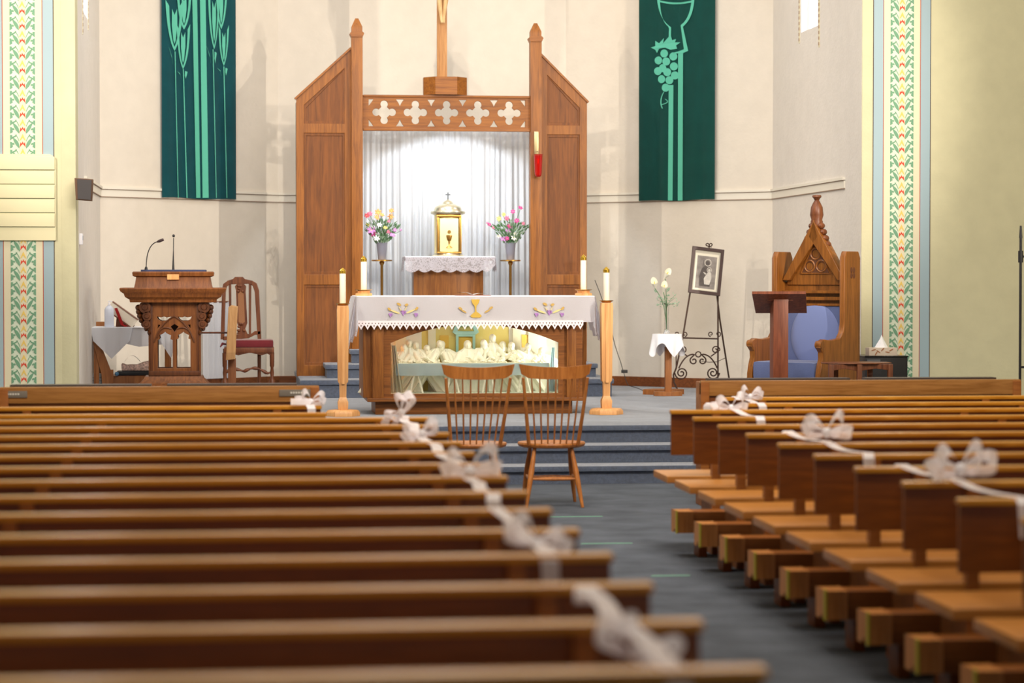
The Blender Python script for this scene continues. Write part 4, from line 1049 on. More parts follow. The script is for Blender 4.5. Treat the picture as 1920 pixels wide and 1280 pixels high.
obj('shelf_front', box(BM(), cx_(202), cx_(316), Yt-.14, Yt-.12, FL, zs, .004), CREDW, t, o_)
obj('back_rail', box(BM(), cx_(176), cx_(197), Yt+.33, Yt+.36, za-.02, cz_(604), .003), CREDW, t, o_)
t = thing('table_cloth', 'white cloth with hanging points draped over the side table at left', 'cloth', ((xa+xb)/2, Yt, za))
o2 = ((xa+xb)/2, Yt, za)
obj('cloth_top', box(BM(), cx_(170), cx_(322), Yt-.22, Yt+.37, za, za+.008, .003), WHITE2, t, o2)
def pt(x0, x1, xm, yb2, nm, wob=.02, ysh=0, base=.42):
    def f(u, v):
        x = cx_(x0)+(cx_(x1)-cx_(x0))*u; m = (xm-x0)/(x1-x0)
        k = 1-abs(u-m)/(m if u < m else 1-m); d = (za-cz_(yb2))*(base+(1-base)*max(0, k))
        xt = cx_(x0)+(cx_(x1)-cx_(x0))*(u+(m-u)*.12*v)
        return (xt, Yt-.225-ysh-.012*v-wob*v*abs(math.sin(u*9)), za+.006-d*v)
    obj(nm, grid(BM(), f, 30, 10, .003), WHITE2, t, o2)
pt(172, 250, 211, 672, 'front_point'); pt(236, 322, 262, 650, 'front_drop', .008, -.01, .85); pt(298, 330, 322, 672, 'front_point', .02, .01)
obj('side_drop', grid(BM(), lambda u, v: (cx_(170)-.004-.012*v*math.sin(u*6), Yt-.22+.58*u, za+.006-(.16+.12*math.sin(u*8+.5))*v), 30, 8, .003), WHITE2, t, o2)
t = thing('sanitizer_bottle', 'white plastic pump bottle on the side table', 'bottle', (cx_(206), Yt-.15, za+.008))
zz = za+.008; hh = cz_(572)-zz
obj('bottle_body', lathe(BM(), [(.036, 0), (.04, .008), (.04, hh*.8), (.03, hh*.92), (.012, hh)], (0, 0, 0), 20, 1.15, .8), plain('milky_plastic', (214, 220, 236), .35), t)
bm = lathe(BM(), [(.014, hh), (.014, hh+.02), (.005, hh+.022), (.005, hh+.04)], (0, 0, 0), 12); box(bm, -.012, .03, -.008, .008, hh+.035, hh+.045, .002); obj('pump', bm, WHITE, t)
# missal on a stand
x0 = cx_(232)
t = thing('missal', 'thick closed book with red ribbon tilted on a stand on the side table', 'book', (x0, Yt+.05, zz))
o4 = (x0, Yt+.05, zz)
a = math.radians(-36)
R4 = Matrix.Translation((cx_(233), Yt+.02, cz_(592))) @ Matrix.Rotation(-a, 4, 'Y')
bm = BM(); t2 = box(BM(), -.17, .13, -.12, .12, -.045, .045, .004); merge(bm, t2, R4); obj('page_block', bm, plain('book_pages', (232, 222, 204), .8), t, o4)
bm = BM(); t2 = box(BM(), -.175, .135, -.125, .125, -.057, -.045, .003); box(t2, -.175, .135, -.125, .125, .045, .05, .003); merge(bm, t2, R4); obj('cover', bm, plain('brown_cover', (120, 70, 50), .5), t, o4)
bm = BM(); ribbon(bm, [(cx_(218), Yt-.12, cz_(577)), (cx_(224), Yt-.125, cz_(592)), (cx_(230), Yt-.13, cz_(608)), (cx_(238), Yt-.14, za+.014)], .028, (1, 0, .2)); obj('ribbon_marker', bm, plain('red_ribbon', (186, 24, 26), .7), t, o4)
bm = BM(); flat(bm, [[(cx_(217), za+.008), (cx_(250), za+.008), (cx_(252), za+.02), (cx_(219), cz_(592))]], Yt-.05, .1); obj('book_stand', bm, DKW, t, o4)
# things on the shelf
bm = BM(); box(bm, cx_(228), cx_(284), Yt-.14, Yt+.1, zs+.045, zs+.12, .03)
bmesh.ops.subdivide_edges(bm, edges=list(bm.edges), cuts=3, use_grid_fill=True)
for v in bm.verts: v.co.z += .02*math.sin(v.co.x*23)*(1 if v.co.z > zs+.07 else 0)+(-.03 if v.co.x < cx_(236) and v.co.z > zs+.1 else 0)
single('floral_cloth', bm, plain('floral_fabric', (196, 168, 158), .9, var=.25, vscale=60), 'folded floral cloth on the shelf under the side table', 'cloth', (cx_(250), Yt, zs))
bm = BM(); box(bm, cx_(219), cx_(284), Yt-.15, Yt+.1, zs, zs+.045, .018)
single('black_bag', bm, BLACK, 'flat black fabric bag under the floral cloth', 'bag', (cx_(250), Yt, zs))
bm = BM(); grid(bm, lambda u, v: (cx_(232)+(cx_(262)-cx_(232))*u, Yt+.0+.1*v, zs+.13+.06*math.sin(u*PI)), 12, 4, .03)
single('folded_napkin', bm, WHITE2, 'crumpled white napkin on the floral cloth under the side table', 'napkin', (cx_(247), Yt+.1, zs+.12))
sph_ = BM(); sph(sph_, (cx_(220), Yt-.17, zs+.02), .022, .02, .02)
single('glass_ball', sph_, plain('blue_glass', (110, 170, 214), .1, trans=.5), 'small blue glass ball at the shelf edge of the side table', 'ornament', (cx_(220), Yt-.17, zs), kind=None)
# white ventilated box on the floor
Yv = 24.0
o_ = (PX(172, Yv), Yv, FL)
t = thing('floor_heater', 'slatted pale grey heater standing on the floor by the left wall', 'heater', o_, .5)
obj('casing', box(BM(), -.09, .09, -.12, .12, 0, .26, .012), plain('heater_grey', (206, 206, 204), .5), t)
bm = BM()
for k in range(7): box(bm, -.08, .08, -.13, -.118, .04+k*.03, .052+k*.03, .003)
obj('grille', bm, plain('heater_slats', (170, 170, 168), .5), t)
# white curtain/robe strip behind chair (fabric on wall)
f_, p_, d_ = on_wall((XL, 25.3), (-1.61, 27))
a, z1 = f_(372, 566); b_, z0 = f_(420, 708)
base = p_+d_*((a+b_)/2)+Vector((d_.y, -d_.x))*.07
t = thing('hanging_cloth', 'sheer white cloth hanging behind the reading stand', 'cloth', (base.x, base.y, z0), math.atan2(d_.y, d_.x))
w = (b_-a)/2
obj('fabric', grid(BM(), lambda u, v: (-w+2*w*u, .018*math.sin(u*30), (z1-z0)*v), 60, 4, .003), WHITE2, t)
bm = BM(); cyl(bm, (-w-.02, 0, z1-z0), (w+.02, 0, z1-z0), .008); obj('rail', bm, DKW, t)

# speaker on the left wall, thermostat
Yw = 21.5; o_ = (XL+.005, Yw, PZ(376, Yw, 157))
t = thing('wall_speaker', 'small dark loudspeaker mounted high on the left side wall', 'speaker', o_)
z1 = PZ(335, Yw, 157)
xa, xb = PX(142, Yw), PX(173, Yw)
cxs = (xa+xb)/2; hz = z1-o_[2]
bm = flat(BM(), [[(cxs-.06, 0+o_[2]+.01), (cxs+.07, o_[2]), (cxs+.08, z1-.01), (cxs-.07, z1)]], Yw-.07, .12, .004)
obj('cabinet', bm, plain('speaker_wood', (96, 66, 44), .6), t, o_)
bm = flat(BM(), [[(cxs-.045, o_[2]+.012), (cxs+.066, o_[2]+.004), (cxs+.074, z1-.014), (cxs-.05, z1-.006)]], Yw-.08, .012); obj('grille_cloth', bm, DKGREY, t, o_)
bm = BM(); cyl(bm, (cxs-.03, YA+.01, (z1+o_[2])/2), (cxs, Yw+.06, (z1+o_[2])/2), .012); obj('wall_bracket', bm, BLACK, t, o_)
Yw = 22.0; xx, zz = XL+.0, PZ(448, Yw, 137)
t = thing('thermostat', 'small white thermostat on the left jamb', 'thermostat', (XL, Yw, zz))
obj('case', box(BM(), 0, .03, -.03, .05, -.05, .05, .006), WHITE, t); obj('display', box(BM(), .028, .032, -.01, .02, -.01, .03), plain('lcd', (90, 120, 150), .3), t)
# =============================================================== RIGHT SIDE OF THE CHANCEL
# lily stand
Yg = 24.2
gx = lambda px: PX(px, Yg); gz = lambda py: PZ(py, Yg, 1250)
o_ = (gx(1252), Yg, FL)
t = thing('plant_stand', 'small wooden pedestal stand with polygon feet and white cloth on top', 'stand', o_)
obj('base', lathe(BM(), [(.155, 0), (.155, .04), (.145, .045)], (gx(1252), Yg-.02, FL), 8, 1, .5, rot=PI/8), REDW if False else CREDW, t, o_)
obj('base', lathe(BM(), [(.215, .0), (.215, .05), (.2, .055)], (gx(1254), Yg+.3, FL), 6, 1, .6), CREDW, t, o_)
obj('post', box(BM(), gx(1247), gx(1259), Yg-.03, Yg+.03, FL+.04, gz(650), .004), CREDW, t, o_)
obj('base_link', box(BM(), gx(1250), gx(1256), Yg, Yg+.3, FL+.004, FL+.03), CREDW, t, o_)
zt = gz(627)
obj('tabletop', lathe(BM(), [(.14, -.02), (.14, 0)], (gx(1251), Yg, zt), 8), CREDW, t, o_)
bm = BM(); N = 64; cxg = gx(1251)
rg = []
for j in range(9):
    v = j/8; row = []
    for k in range(N):
        a = 2*PI*k/N
        if j <= 2: r = .15*j/2+.001; z = zt+.006
        else:
            vv = (j-2)/6; c4 = abs(math.cos(2*a-.6)); r = .15+.02*vv+.018*math.sin(a*8+1)*vv; z = zt+.006-(.09+.14*c4**2)*vv
        row.append(bm.verts.new((cxg+r*math.cos(a), Yg+r*math.sin(a), z)))
    rg.append(row)
for a, b_ in zip(rg, rg[1:]):
    for k in range(N): bm.faces.new((a[k], a[(k+1) % N], b_[(k+1) % N], b_[k]))
single('small_tablecloth', bm, WHITE2, 'small white cloth with hanging corners on the pedestal stand', 'cloth', (cxg, Yg, zt), sm=60)
xv = gx(1250); zv = zt+.008; h = gz(568)-zv
single('bud_vase', lathe(BM(), [(.034, 0), (.036, .006), (.024, .03), (.02, .05), (.021, h*.6), (.028, h), (.025, h), (.018, h*.6), (.017, .05), (.02, .02)], (xv, Yg, zv), 20), GLASS, 'slender clear glass bud vase on the white cloth', 'vase', (xv, Yg, zv))
o2 = (xv, Yg, zv+.02)
t = thing('calla_lilies', 'three white calla lilies with small sprays in the glass bud vase', 'flowers', o2)
st = BM(); fo = BM()
for px, py, tilt in ((1227, 535, -.3), (1247, 517, .5), (1243, 542, 0.1)):
    x, z = gx(px), gz(py)
    tube(st, bez((xv, Yg, zv+.03), (xv+.0, Yg, zv+h), (x, Yg-.03, z-.03), 8), .004, 6)
    bm = BM(); N = 16; rows = [(.004, -.045), (.012, -.02), (.024, .0), (.034, .02), (.04, .032)]
    T_ = Matrix.Translation((x, Yg-.04, z)) @ Matrix.Rotation(tilt, 4, 'Y') @ Matrix.Rotation(.5, 4, 'X')
    rg = [[bm.verts.new(T_ @ Vector((r*.85*math.cos(2*PI*k/N), r*.8*math.sin(2*PI*k/N), zz*1.2+(.045*max(0, math.sin(2*PI*k/N)) if j > 2 else 0)*(j-2)/2))) for k in range(N)] for j, (r, zz) in enumerate(rows)]
    for a, b_ in zip(rg, rg[1:]):
        for k in range(N): bm.faces.new((a[k], a[(k+1) % N], b_[(k+1) % N], b_[k]))
    ob = obj('lily', bm, plain('lily_white', (246, 242, 224), .5), t, o2, 60)
    sb = BM(); cyl(sb, T_ @ Vector((0, 0, -.01)), T_ @ Vector((0, 0, .05)), .005, .004, 8); obj('spadix', sb, plain('spadix_yellow', (236, 208, 90), .7), ob, o2)
for k in range(45):
    x, z = gx(random.uniform(1232, 1270)), gz(random.uniform(552, 575))
    if k % 4 == 0: tube(st, bez((xv, Yg, zv+h*.8), (xv, Yg, zv+h), (x, Yg+random.uniform(-.05, .05), z), 5), .0015, 4)
    leaf(fo, (x, Yg+random.uniform(-.05, .05), z), (random.uniform(-1, 1), random.uniform(-.5, .5), random.uniform(-.2, 1)), .035, .012)
leaf(fo, (gx(1250), Yg, gz(548)), (.5, 0, .7), .07, .04); leaf(fo, (gx(1233), Yg, gz(548)), (-.4, 0, .3), .05, .03)
obj('stems', st, LEAF, t, o2); obj('foliage', fo, LEAF2, t, o2)

# easel
Ye = 24.75
ex = lambda px, Y=Ye: PX(px, Y); ez = lambda py, Y=Ye: PZ(py, Y, 1325)
o_ = (ex(1318), Ye, FL)
t = thing('iron_easel', 'brown wrought iron easel with scrollwork legs holding a framed picture', 'easel', o_)
r = .009
def S(px, py, y=0): return (ex(px, Ye+y), Ye+y, ez(py, Ye+y))
bm = BM(); tube(bm, [S(1306, 475, .13), S(1279, 640, .04), S(1268, 690), S(1263, 702), S(1264, 716), S(1272, 733, -.02)], r, 8); obj('front_leg', bm, IRON, t, o_)
bm = BM(); tube(bm, [S(1346, 475, .13), S(1346.5, 640, .04), S(1346.5, 695, 0), S(1346, 733, -.02)], r, 8); obj('front_leg', bm, IRON, t, o_)
zg = FL
bm = BM(); tube(bm, [S(1338, 500, .15), S(1350, 600, .3), (ex(1371, Ye+.5), Ye+.5, FL)], r, 8); obj('rear_leg', bm, IRON, t, o_)
bm = BM(); tube(bm, [S(1276, 633, .04), S(1346, 635, .04)], .008, 8); obj('picture_rest', bm, IRON, t, o_)
def spiral(px, py, r0, turns, dr, a0=0, cw=1, y=0, tail=None, n=26):
    pts = []
    for i in range(n+1):
        f = i/n; a = a0+cw*turns*2*PI*f; rr = r0*(1-f*(1-dr))
        pts.append(S(px+rr*math.cos(a), py-rr*math.sin(a), y))
    return pts
bm = BM()
for px, cw, a0 in ((1278, 1, PI), (1337, -1, 0)):
    tube(bm, spiral(px, 699, 12.5, 1.9, .15, a0, cw, -.01), .008, 6)
for px, cw in ((1281, -1), (1342, 1)):
    tube(bm, spiral(px, 656, 8, 1.3, .2, PI/2 if False else (PI if cw < 0 else 0), cw, .02)[::-1]+[S(px+(9 if cw < 0 else -9), 668, .02)], .007, 6)
for sx in (-1, 1):
    c = 1309
    tube(bm, [S(*v) for v in bez((c+sx*36, 690), (c+sx*24, 662), (c+sx*6, 664), 10)] + spiral(c+sx*8, 676, 8, 1.2, .25, PI/2, -sx, 0)[2:], .008, 6)
tube(bm, [S(1309.5+5*math.cos(a), 664-5*math.sin(a)) for a in [k*PI/8 for k in range(17)]], .007, 6)
tube(bm, [S(1268, 650, .03), S(1268, 690)], .006, 6)
obj('scrollwork', bm, IRON, t, o_)
for px, sx in ((1270, -1), (1284, 1), (1333, -1), (1347, 1)):
    obj('rest_scroll', tube(BM(), spiral(px, 626, 5, 1.1, .3, PI*1.5, sx, .04), .006, 6), IRON, t, o_)
bm = BM()
for sx in (-1, 1): tube(bm, spiral(1329.5+sx*3.6, 459, 4, 1.1, .3, PI*1.5+.2, -sx, .16), .006, 6)
tube(bm, [S(1329.5, 460, .16), S(1329.5, 480, .16)], .007, 6)
obj('top_scroll', bm, IRON, t, o_)
bm = BM(); tube(bm, [S(1316, 677), S(1330, 679, .12), S(1345, 678, .24), S(1360, 671, .38)], .0035, 5); obj('chain', bm, IRON, t, o_)
# framed picture resting on it
Yp = Ye+.0
cs = [(1289.5, 551), (1348, 552), (1357, 465), (1298, 465)]   # bl br tr tl
q = [P(a, b_, Yp+(.05 if b_ > 500 else .12)) for a, b_ in cs]
w2 = (q[1][0]-q[0][0])/2; hgt = q[3][1]-q[0][1]; sh = (q[3][0]-q[0][0])
pcx = (q[0][0]+q[1][0])/2
t = thing('framed_picture', 'dark framed sepia print of a haloed adult holding a child, on the easel', 'picture', (pcx, Yp+.02, q[0][1]))
lean = math.atan2(sh, hgt)
M4 = Matrix.Rotation(lean*.95, 4, 'Y') @ Matrix.Rotation(-.12, 4, 'X')
def fr_(bm): bm.transform(M4); return bm
hh = hgt/math.cos(lean)
rect = lambda a, c, e, g: [(a, c), (e, c), (e, g), (a, g)]
obj('frame', fr_(flat(BM(), [rect(-w2, 0, w2, hh), rect(-w2+.026, .026, w2-.026, hh-.026)], -.02, .03, .004)), plain('frame_brown', (74, 54, 50), .5), t)
obj('mount', fr_(flat(BM(), [rect(-w2+.024, .024, w2-.024, hh-.024)], -.004, .006)), plain('mount_grey', (208, 202, 186), .8), t)
obj('mount_border', fr_(flat(BM(), [rect(-w2+.04, .035, w2-.045, hh-.06), rect(-w2+.06, .055, w2-.062, hh-.085)], -.008, .003)), plain('ivory_border', (240, 234, 214), .7), t)
obj('print', fr_(flat(BM(), [rect(-w2+.06, .055, w2-.062, hh-.085)], -.007, .002)), plain('sepia_grey', (150, 142, 136), .7, var=.12, vscale=14), t)
E_ = lambda x, z, rx, rz: [(x+rx*math.cos(i*PI/9), z+rz*math.sin(i*PI/9)) for i in range(18)]
bm = BM(); flat(bm, [E_(.01, .33, .036, .038), E_(.01, .33, .03, .032)], -.0105, .001); flat(bm, [E_(.03, .255, .026, .028), E_(.03, .255, .021, .023)], -.0105, .001); obj('halos', fr_(bm), plain('pale_ink', (232, 226, 214), .7), t)
bm = BM(); flat(bm, [[(-.06, .08), (.05, .08), (.055, .2), (.04, .28), (.02, .3), (-.02, .3), (-.05, .26), (-.07, .18)]], -.0095, .001); flat(bm, [E_(.008, .325, .022, .026)], -.0098, .001); obj('adult_silhouette', fr_(bm), plain('grey_ink', (98, 90, 86), .7, var=.1, vscale=20), t)
bm = BM(); flat(bm, [[(-.01, .1), (.045, .1), (.06, .17), (.055, .22), (.04, .235), (.02, .235), (0, .2), (-.02, .16)]], -.0108, .001); flat(bm, [E_(.03, .252, .014, .017)], -.0108, .001); flat(bm, [[(-.005, .2), (-.03, .22), (-.026, .228), (.004, .215)]], -.0108, .001); obj('child_silhouette', fr_(bm), plain('light_ink', (214, 208, 198), .7, var=.08, vscale=20), t)
bm = BM(); flat(bm, [[(-.045, .12), (-.04, .12), (-.035, .35), (-.04, .35)]], -.0108, .001); obj('staff', fr_(bm), plain('dark_ink', (96, 88, 84), .7), t)

# cable and adaptor on the floor by the wall
bm = BM(); Yc_ = 25.6
pts = [(PX(1118, 26.2), 26.3, 1.6), (PX(1150, 26.1), 26.1, 1.0), (PX(1170, 25.6), 25.7, PZ(697, 25.6, 1170)), (PX(1180, 25.4), 25.4, FL+.05), (PX(1205, 25.2), 25.2, FL+.01), (PX(1225, 25.1), 25.1, FL+.006)]
cc = []
for i in range(len(pts)-1):
    for k in range(4): cc.append(Vector(pts[i]).lerp(Vector(pts[i+1]), k/4)+Vector((.01*math.sin(i*4+k), 0, 0)))
tube(bm, cc, .004, 6); box(bm, PX(1165, 25.7), PX(1176, 25.7), 25.66, 25.7, PZ(700, 25.7), PZ(694, 25.7), .003)
single('power_cable', bm, BLACK, 'thin dark power cable with small adaptor by the right apse baseboard', 'cable', (PX(1180, 25.5), 25.5, FL))

# throne
Yn = 20.75
tx = PX(1503, Yn); o_ = (tx, Yn, FL)
t = thing('bishop_throne', 'tall gothic oak armchair with blue upholstery and gabled carved back', 'chair', o_, math.radians(-45))
hw = .32; S_ = 212.
# local frame: faces -y, back at y=+.3, front y=-.38
def bx(name, *a, m=THRONE, bev=.006): return obj(name, box(BM(), *a, bev), m, t)
bkz = .95
zpost = 1.42
for sx in (-1, 1):
    a, b_ = (sx*hw, sx*(hw+.055))
    bm = BM()
    prof = [(.36, 0), (.36, zpost-.05), (.33, zpost), (.14, zpost), (.11, zpost-.05), (.11, .8), (.09, .72), (.04, .665), (-.12, .65), (-.23, .66), (-.28, .64), (-.29, .6), (-.25, .56), (-.245, .5), (-.27, .44), (-.29, .36), (-.29, 0)]
    f_ = flat(BM(), [[(p_[0], p_[1]) for p_ in prof]], 0, .055, .008)
    f_.transform(Matrix(((0, 1, 0, min(a, b_)), (1, 0, 0, 0), (0, 0, 1, 0), (0, 0, 0, 1))))
    merge(bm, f_); sd_ = obj('side_panel', bm, THRONE, t)
    bm = BM(); cyl(bm, (min(a, b_)-.004, -.265, .62), (max(a, b_)+.004, -.265, .62), .035, .035, 16); obj('arm_scroll', bm, THRONE, sd_)
    bm = BM(); xx = b_+sx*.001
    for k in range(4):
        an = k*PI/2+PI/4
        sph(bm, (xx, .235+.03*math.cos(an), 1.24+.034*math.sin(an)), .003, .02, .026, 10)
    obj('rosette', bm, plain('carving_painted_shade', (92, 50, 24), .6), sd_)  # dark colour painted on the lobes as the shade of the carving
bx('seat_box', -hw, hw, -.24, .3, .05, .34)
obj('seat_cushion', box(BM(), -hw+.005, hw-.005, -.30, .24, .3, .47, .04), BLUEF, t)
bx('front_board', -hw, hw, -.26, -.24, 0, .3)
bx('back_board', -hw, hw, .25, .3, .3, 1.16)
bm = box(BM(), -hw+.01, hw-.01, .2, .26, .44, .95, .012); obj('back_upholstery', bm, BLUEF, t)
bm = BM(); sph(bm, (.02, .2, .68), .25, .03, .29, 24); obj('oval_back_pad', bm, plain('blue_upholstery_light', (112, 126, 176), .95, sheen=.3), t)
for z0, z1, y in ((.95, .97, .19), (1.0, 1.03, .2), (1.06, 1.085, .19)):
    bx('back_rail', -hw, hw, y, .3, z0, z1, bev=.004)
# gable
gb = 1.14; gt = 1.66; gw = hw-.03
tri = [(-gw, gb), (gw, gb), (gw, gb+.06), (.0, gt), (-gw, gb+.06)]
obj('gable', flat(BM(), [tri], .235, .05, .006), THRONE, t)
bm = BM()
for sx in (-1, 1):
    n_ = Vector((gw, 0, -(gt-gb-.06))).normalized(); 
    a = Vector((sx*(gw+.02), 0, gb+.04)); c = Vector((0, 0, gt+.03)); d = (c-a).normalized(); p_ = Vector((-d.z, 0, d.x))*sx*-1
    flat(bm, [[(a.x, a.z), (c.x, c.z), (c.x-p_.x*-.05*-1, c.z-.13), (a.x-sx*.06, a.z)]], .19, .1, .006)
obj('gable_moulding', bm, THRONE, t)
bm = BM()
for cx_g, cz_g, r_ in ((0, 1.41, .05), (-.06, 1.3, .05), (.06, 1.3, .05)):
    tube(bm, [(cx_g+r_*math.cos(a_), .232, cz_g+r_*math.sin(a_)) for a_ in [k*PI/10 for k in range(21)]], .009, 6)
tube(bm, [(-.15, .232, 1.235), (0, .232, 1.535), (.15, .232, 1.235), (-.15, .232, 1.235)], .009, 6)
obj('trefoil_tracery', bm, THRONE, t)
bm = flat(BM(), [[(-.14, 1.24), (.14, 1.24), (0, 1.52)], circ(0, 1.41, .036, 14), circ(-.06, 1.3, .036, 14), circ(.06, 1.3, .036, 14)], .229, .006); obj('tracery_recess', bm, plain('recess_shade_paint', (86, 46, 20), .6), t)  # flat dark sheet, painted as shade in the carved recess
bm = BM()
for k in range(4):
    for sx in (-1, 1): sph(bm, (sx*(.045+.022*k), .25, gt-.005-.055*k), .032, .045, .03, 10)
obj('crocket', bm, DKW, t)
bm = lathe(BM(), [(.045, gt-.02), (.055, gt+.03), (.048, gt+.05), (.06, gt+.09), (.052, gt+.16), (.03, gt+.205), (.02, gt+.22), (.028, gt+.235), (.042, gt+.25), (.038, gt+.265), (.01, gt+.27)], (0, .25, 0), 10)
obj('finial', bm, DKW, t)

# small reading lectern in front
Yl2 = 19.75
lx = lambda px: PX(px, Yl2); lz = lambda py: PZ(py, Yl2, 1460)
o_ = (lx(1461), Yl2, FL)
t = thing('reading_lectern', 'small reddish wood lectern with slanted top in front of the oak throne', 'lectern', o_)
obj('column', box(BM(), lx(1447), lx(1475), Yl2-.07, Yl2+.07, FL, lz(560), .005), REDW, t, o_)
obj('base', box(BM(), lx(1425), lx(1497), Yl2-.18, Yl2+.18, FL, FL+.04, .006), REDW, t, o_)
bm = BM()
v = [(lx(1410), Yl2-.22, lz(546)), (lx(1511), Yl2-.22, lz(546)), (lx(1513), Yl2+.2, lz(546)-.0), (lx(1415), Yl2+.2, lz(546))]
zt_, zb_ = lz(545.5), lz(582)
A = [(lx(1410), Yl2+.16, zt_), (lx(1511), Yl2+.16, zt_), (lx(1513), Yl2-.16, zb_), (lx(1415), Yl2-.16, zb_)]
A = [(PX(a_, y_), y_, PZ(p_, y_, 1460)) for a_, y_, p_ in ((1410, Yl2-.16, 546), (1511, Yl2-.16, 546), (1513, Yl2+.16, 582), (1417, Yl2+.16, 582))]
up_ = [bm.verts.new((a[0], a[1], a[2])) for a in A]; lo_ = [bm.verts.new((a[0], a[1]+.0, a[2]-.022)) for a in A]
bm.faces.new(up_); bm.faces.new(lo_[::-1])
for k in range(4): bm.faces.new((lo_[k], lo_[(k+1) % 4], up_[(k+1) % 4], up_[k]))
obj('slanted_top', bm, REDW, t, o_)
obj('top_bracket', box(BM(), lx(1437), lx(1484), Yl2-.06, Yl2+.1, lz(563), lz(556), .003), REDW, t, o_)

# side table right + black cabinet + tissue box
Y5 = 19.9
fx = lambda px, Y=Y5: PX(px, Y); fz_ = lambda py, Y=Y5: PZ(py, Y, 1600)
o_ = (fx(1606), Y5, FL)
t = thing('small_side_table', 'low brown wooden side table with carved apron beside the throne', 'table', o_)
z1 = fz_(679)
obj('tabletop', lathe(BM(), [(.3, -.012), (.31, -.006), (.305, 0)], (fx(1606), Y5, z1), 8, 1.0, .7, rot=PI/8), DKW, t, o_)
for a, b_ in ((1548, 1600), (1603, 1664)):
    obj('apron', flat(BM(), [[(fx(a), fz_(682)), (fx(b_), fz_(682)), (fx(b_), fz_(694)), (fx(b_-8), fz_(692)), (fx((a+b_)/2), fz_(689)), (fx(a+8), fz_(692)), (fx(a), fz_(694))]], Y5-.17, .02, .003), DKW, t, o_)
for px, yy in ((1550, -.16), (1601, -.19), (1660, -.16), (1575, .14), (1640, .14)):
    obj('leg', box(BM(), fx(px)-.02, fx(px)+.02, Y5+yy-.02, Y5+yy+.02, FL, z1-.01, .004), DKW, t, o_)
Y6 = 21.2
o_ = (PX(1652, Y6), Y6, FL)
t = thing('black_cabinet', 'low glossy black equipment cabinet behind the side table', 'cabinet', o_)
obj('body', box(BM(), PX(1612, Y6), PX(1691, Y6), Y6-.2, Y6+.25, FL, PZ(668, Y6, 1650), .006), BLACK, t, o_)
zt = PZ(668, Y6, 1650)
obj('top', box(BM(), PX(1611, Y6), PX(1692, Y6), Y6-.21, Y6+.26, zt, zt+.012, .003), plain('gloss_black', (18, 18, 20), .15), t, o_)
bm = BM(); box(bm, PX(1615, Y6), PX(1640, Y6), Y6-.206, Y6-.2, zt-.05, zt-.02); obj('label_plate', bm, plain('grey_plate', (90, 92, 96), .4), t, o_)
z2 = zt+.012; o_ = (PX(1651, Y6), Y6, z2)
t = thing('tissue_box', 'cardboard tissue box with brown leaf pattern on the black cabinet', 'tissue box', o_)
h = PZ(651, Y6, 1650)-z2
obj('carton', box(BM(), PX(1624, Y6), PX(1677, Y6), Y6-.11, Y6+.02, z2, z2+h, .003), plain('carton_beige', (212, 196, 178), .7), t, o_)
bm = BM()
for a, b_, c in ((1638, 656, .3), (1647, 659, -.6), (1655, 655, .8), (1664, 660, -.2), (1671, 656, .5), (1643, 662, 1.0)):
    x, z = P(a, b_, Y6-.11); flat(bm, [[(x+.022*math.cos(k*PI/5)*math.cos(c)-.006*math.sin(k*PI/5)*math.sin(c), z+.022*math.cos(k*PI/5)*math.sin(c)+.006*math.sin(k*PI/5)*math.cos(c)) for k in range(10)]], Y6-.112, .003)
obj('leaf_print', bm, plain('leaf_brown', (168, 116, 84), .7), t, o_)
bm = BM(); zz = z2+h; xx = PX(1651, Y6)
grid(bm, lambda u, v: (xx+(.055*(1-v)+.004)*math.cos(u*2*PI)*(1+.2*math.sin(u*19)), Y6-.04+(.03*(1-v)+.003)*math.sin(u*2*PI), zz-.004+.105*v+.01*math.sin(u*12)*v), 30, 6)
obj('tissue', bm, WHITE2, t, o_, 60)

# black metal stand at the right edge
Y7 = 18.6
o_ = (PX(1915, Y7), Y7, 0)
t = thing('black_pole_stand', 'black metal pole stand at the right edge in front of the pale wall', 'stand', o_)
pz_ = lambda py: PZ(py, Y7, 1915)
zf_ = 0
bm = BM(); xx = PX(1913.5, Y7); cyl(bm, (xx, Y7, .02), (xx, Y7, pz_(440)), .011); cyl(bm, (xx, Y7, pz_(446)), (xx, Y7, pz_(423)), .014, .008); cyl(bm, (xx, Y7, pz_(492)), (xx, Y7, pz_(470)), .02); obj('pole', bm, BLACK, t, o_)
bm = BM()
for k in range(3):
    a = k*2*PI/3+.4; tube(bm, [(xx, Y7, .3), (xx+.25*math.cos(a), Y7+.25*math.sin(a), .01)], .01, 8)
obj('tripod_legs', bm, BLACK, t, o_)
bm = BM(); cyl(bm, (xx, Y7, pz_(481)), (xx+.25, Y7, pz_(478)), .009); cyl(bm, (xx, Y7, pz_(688)), (xx+.25, Y7, pz_(688)), .009); obj('cross_arm', bm, BLACK, t, o_)

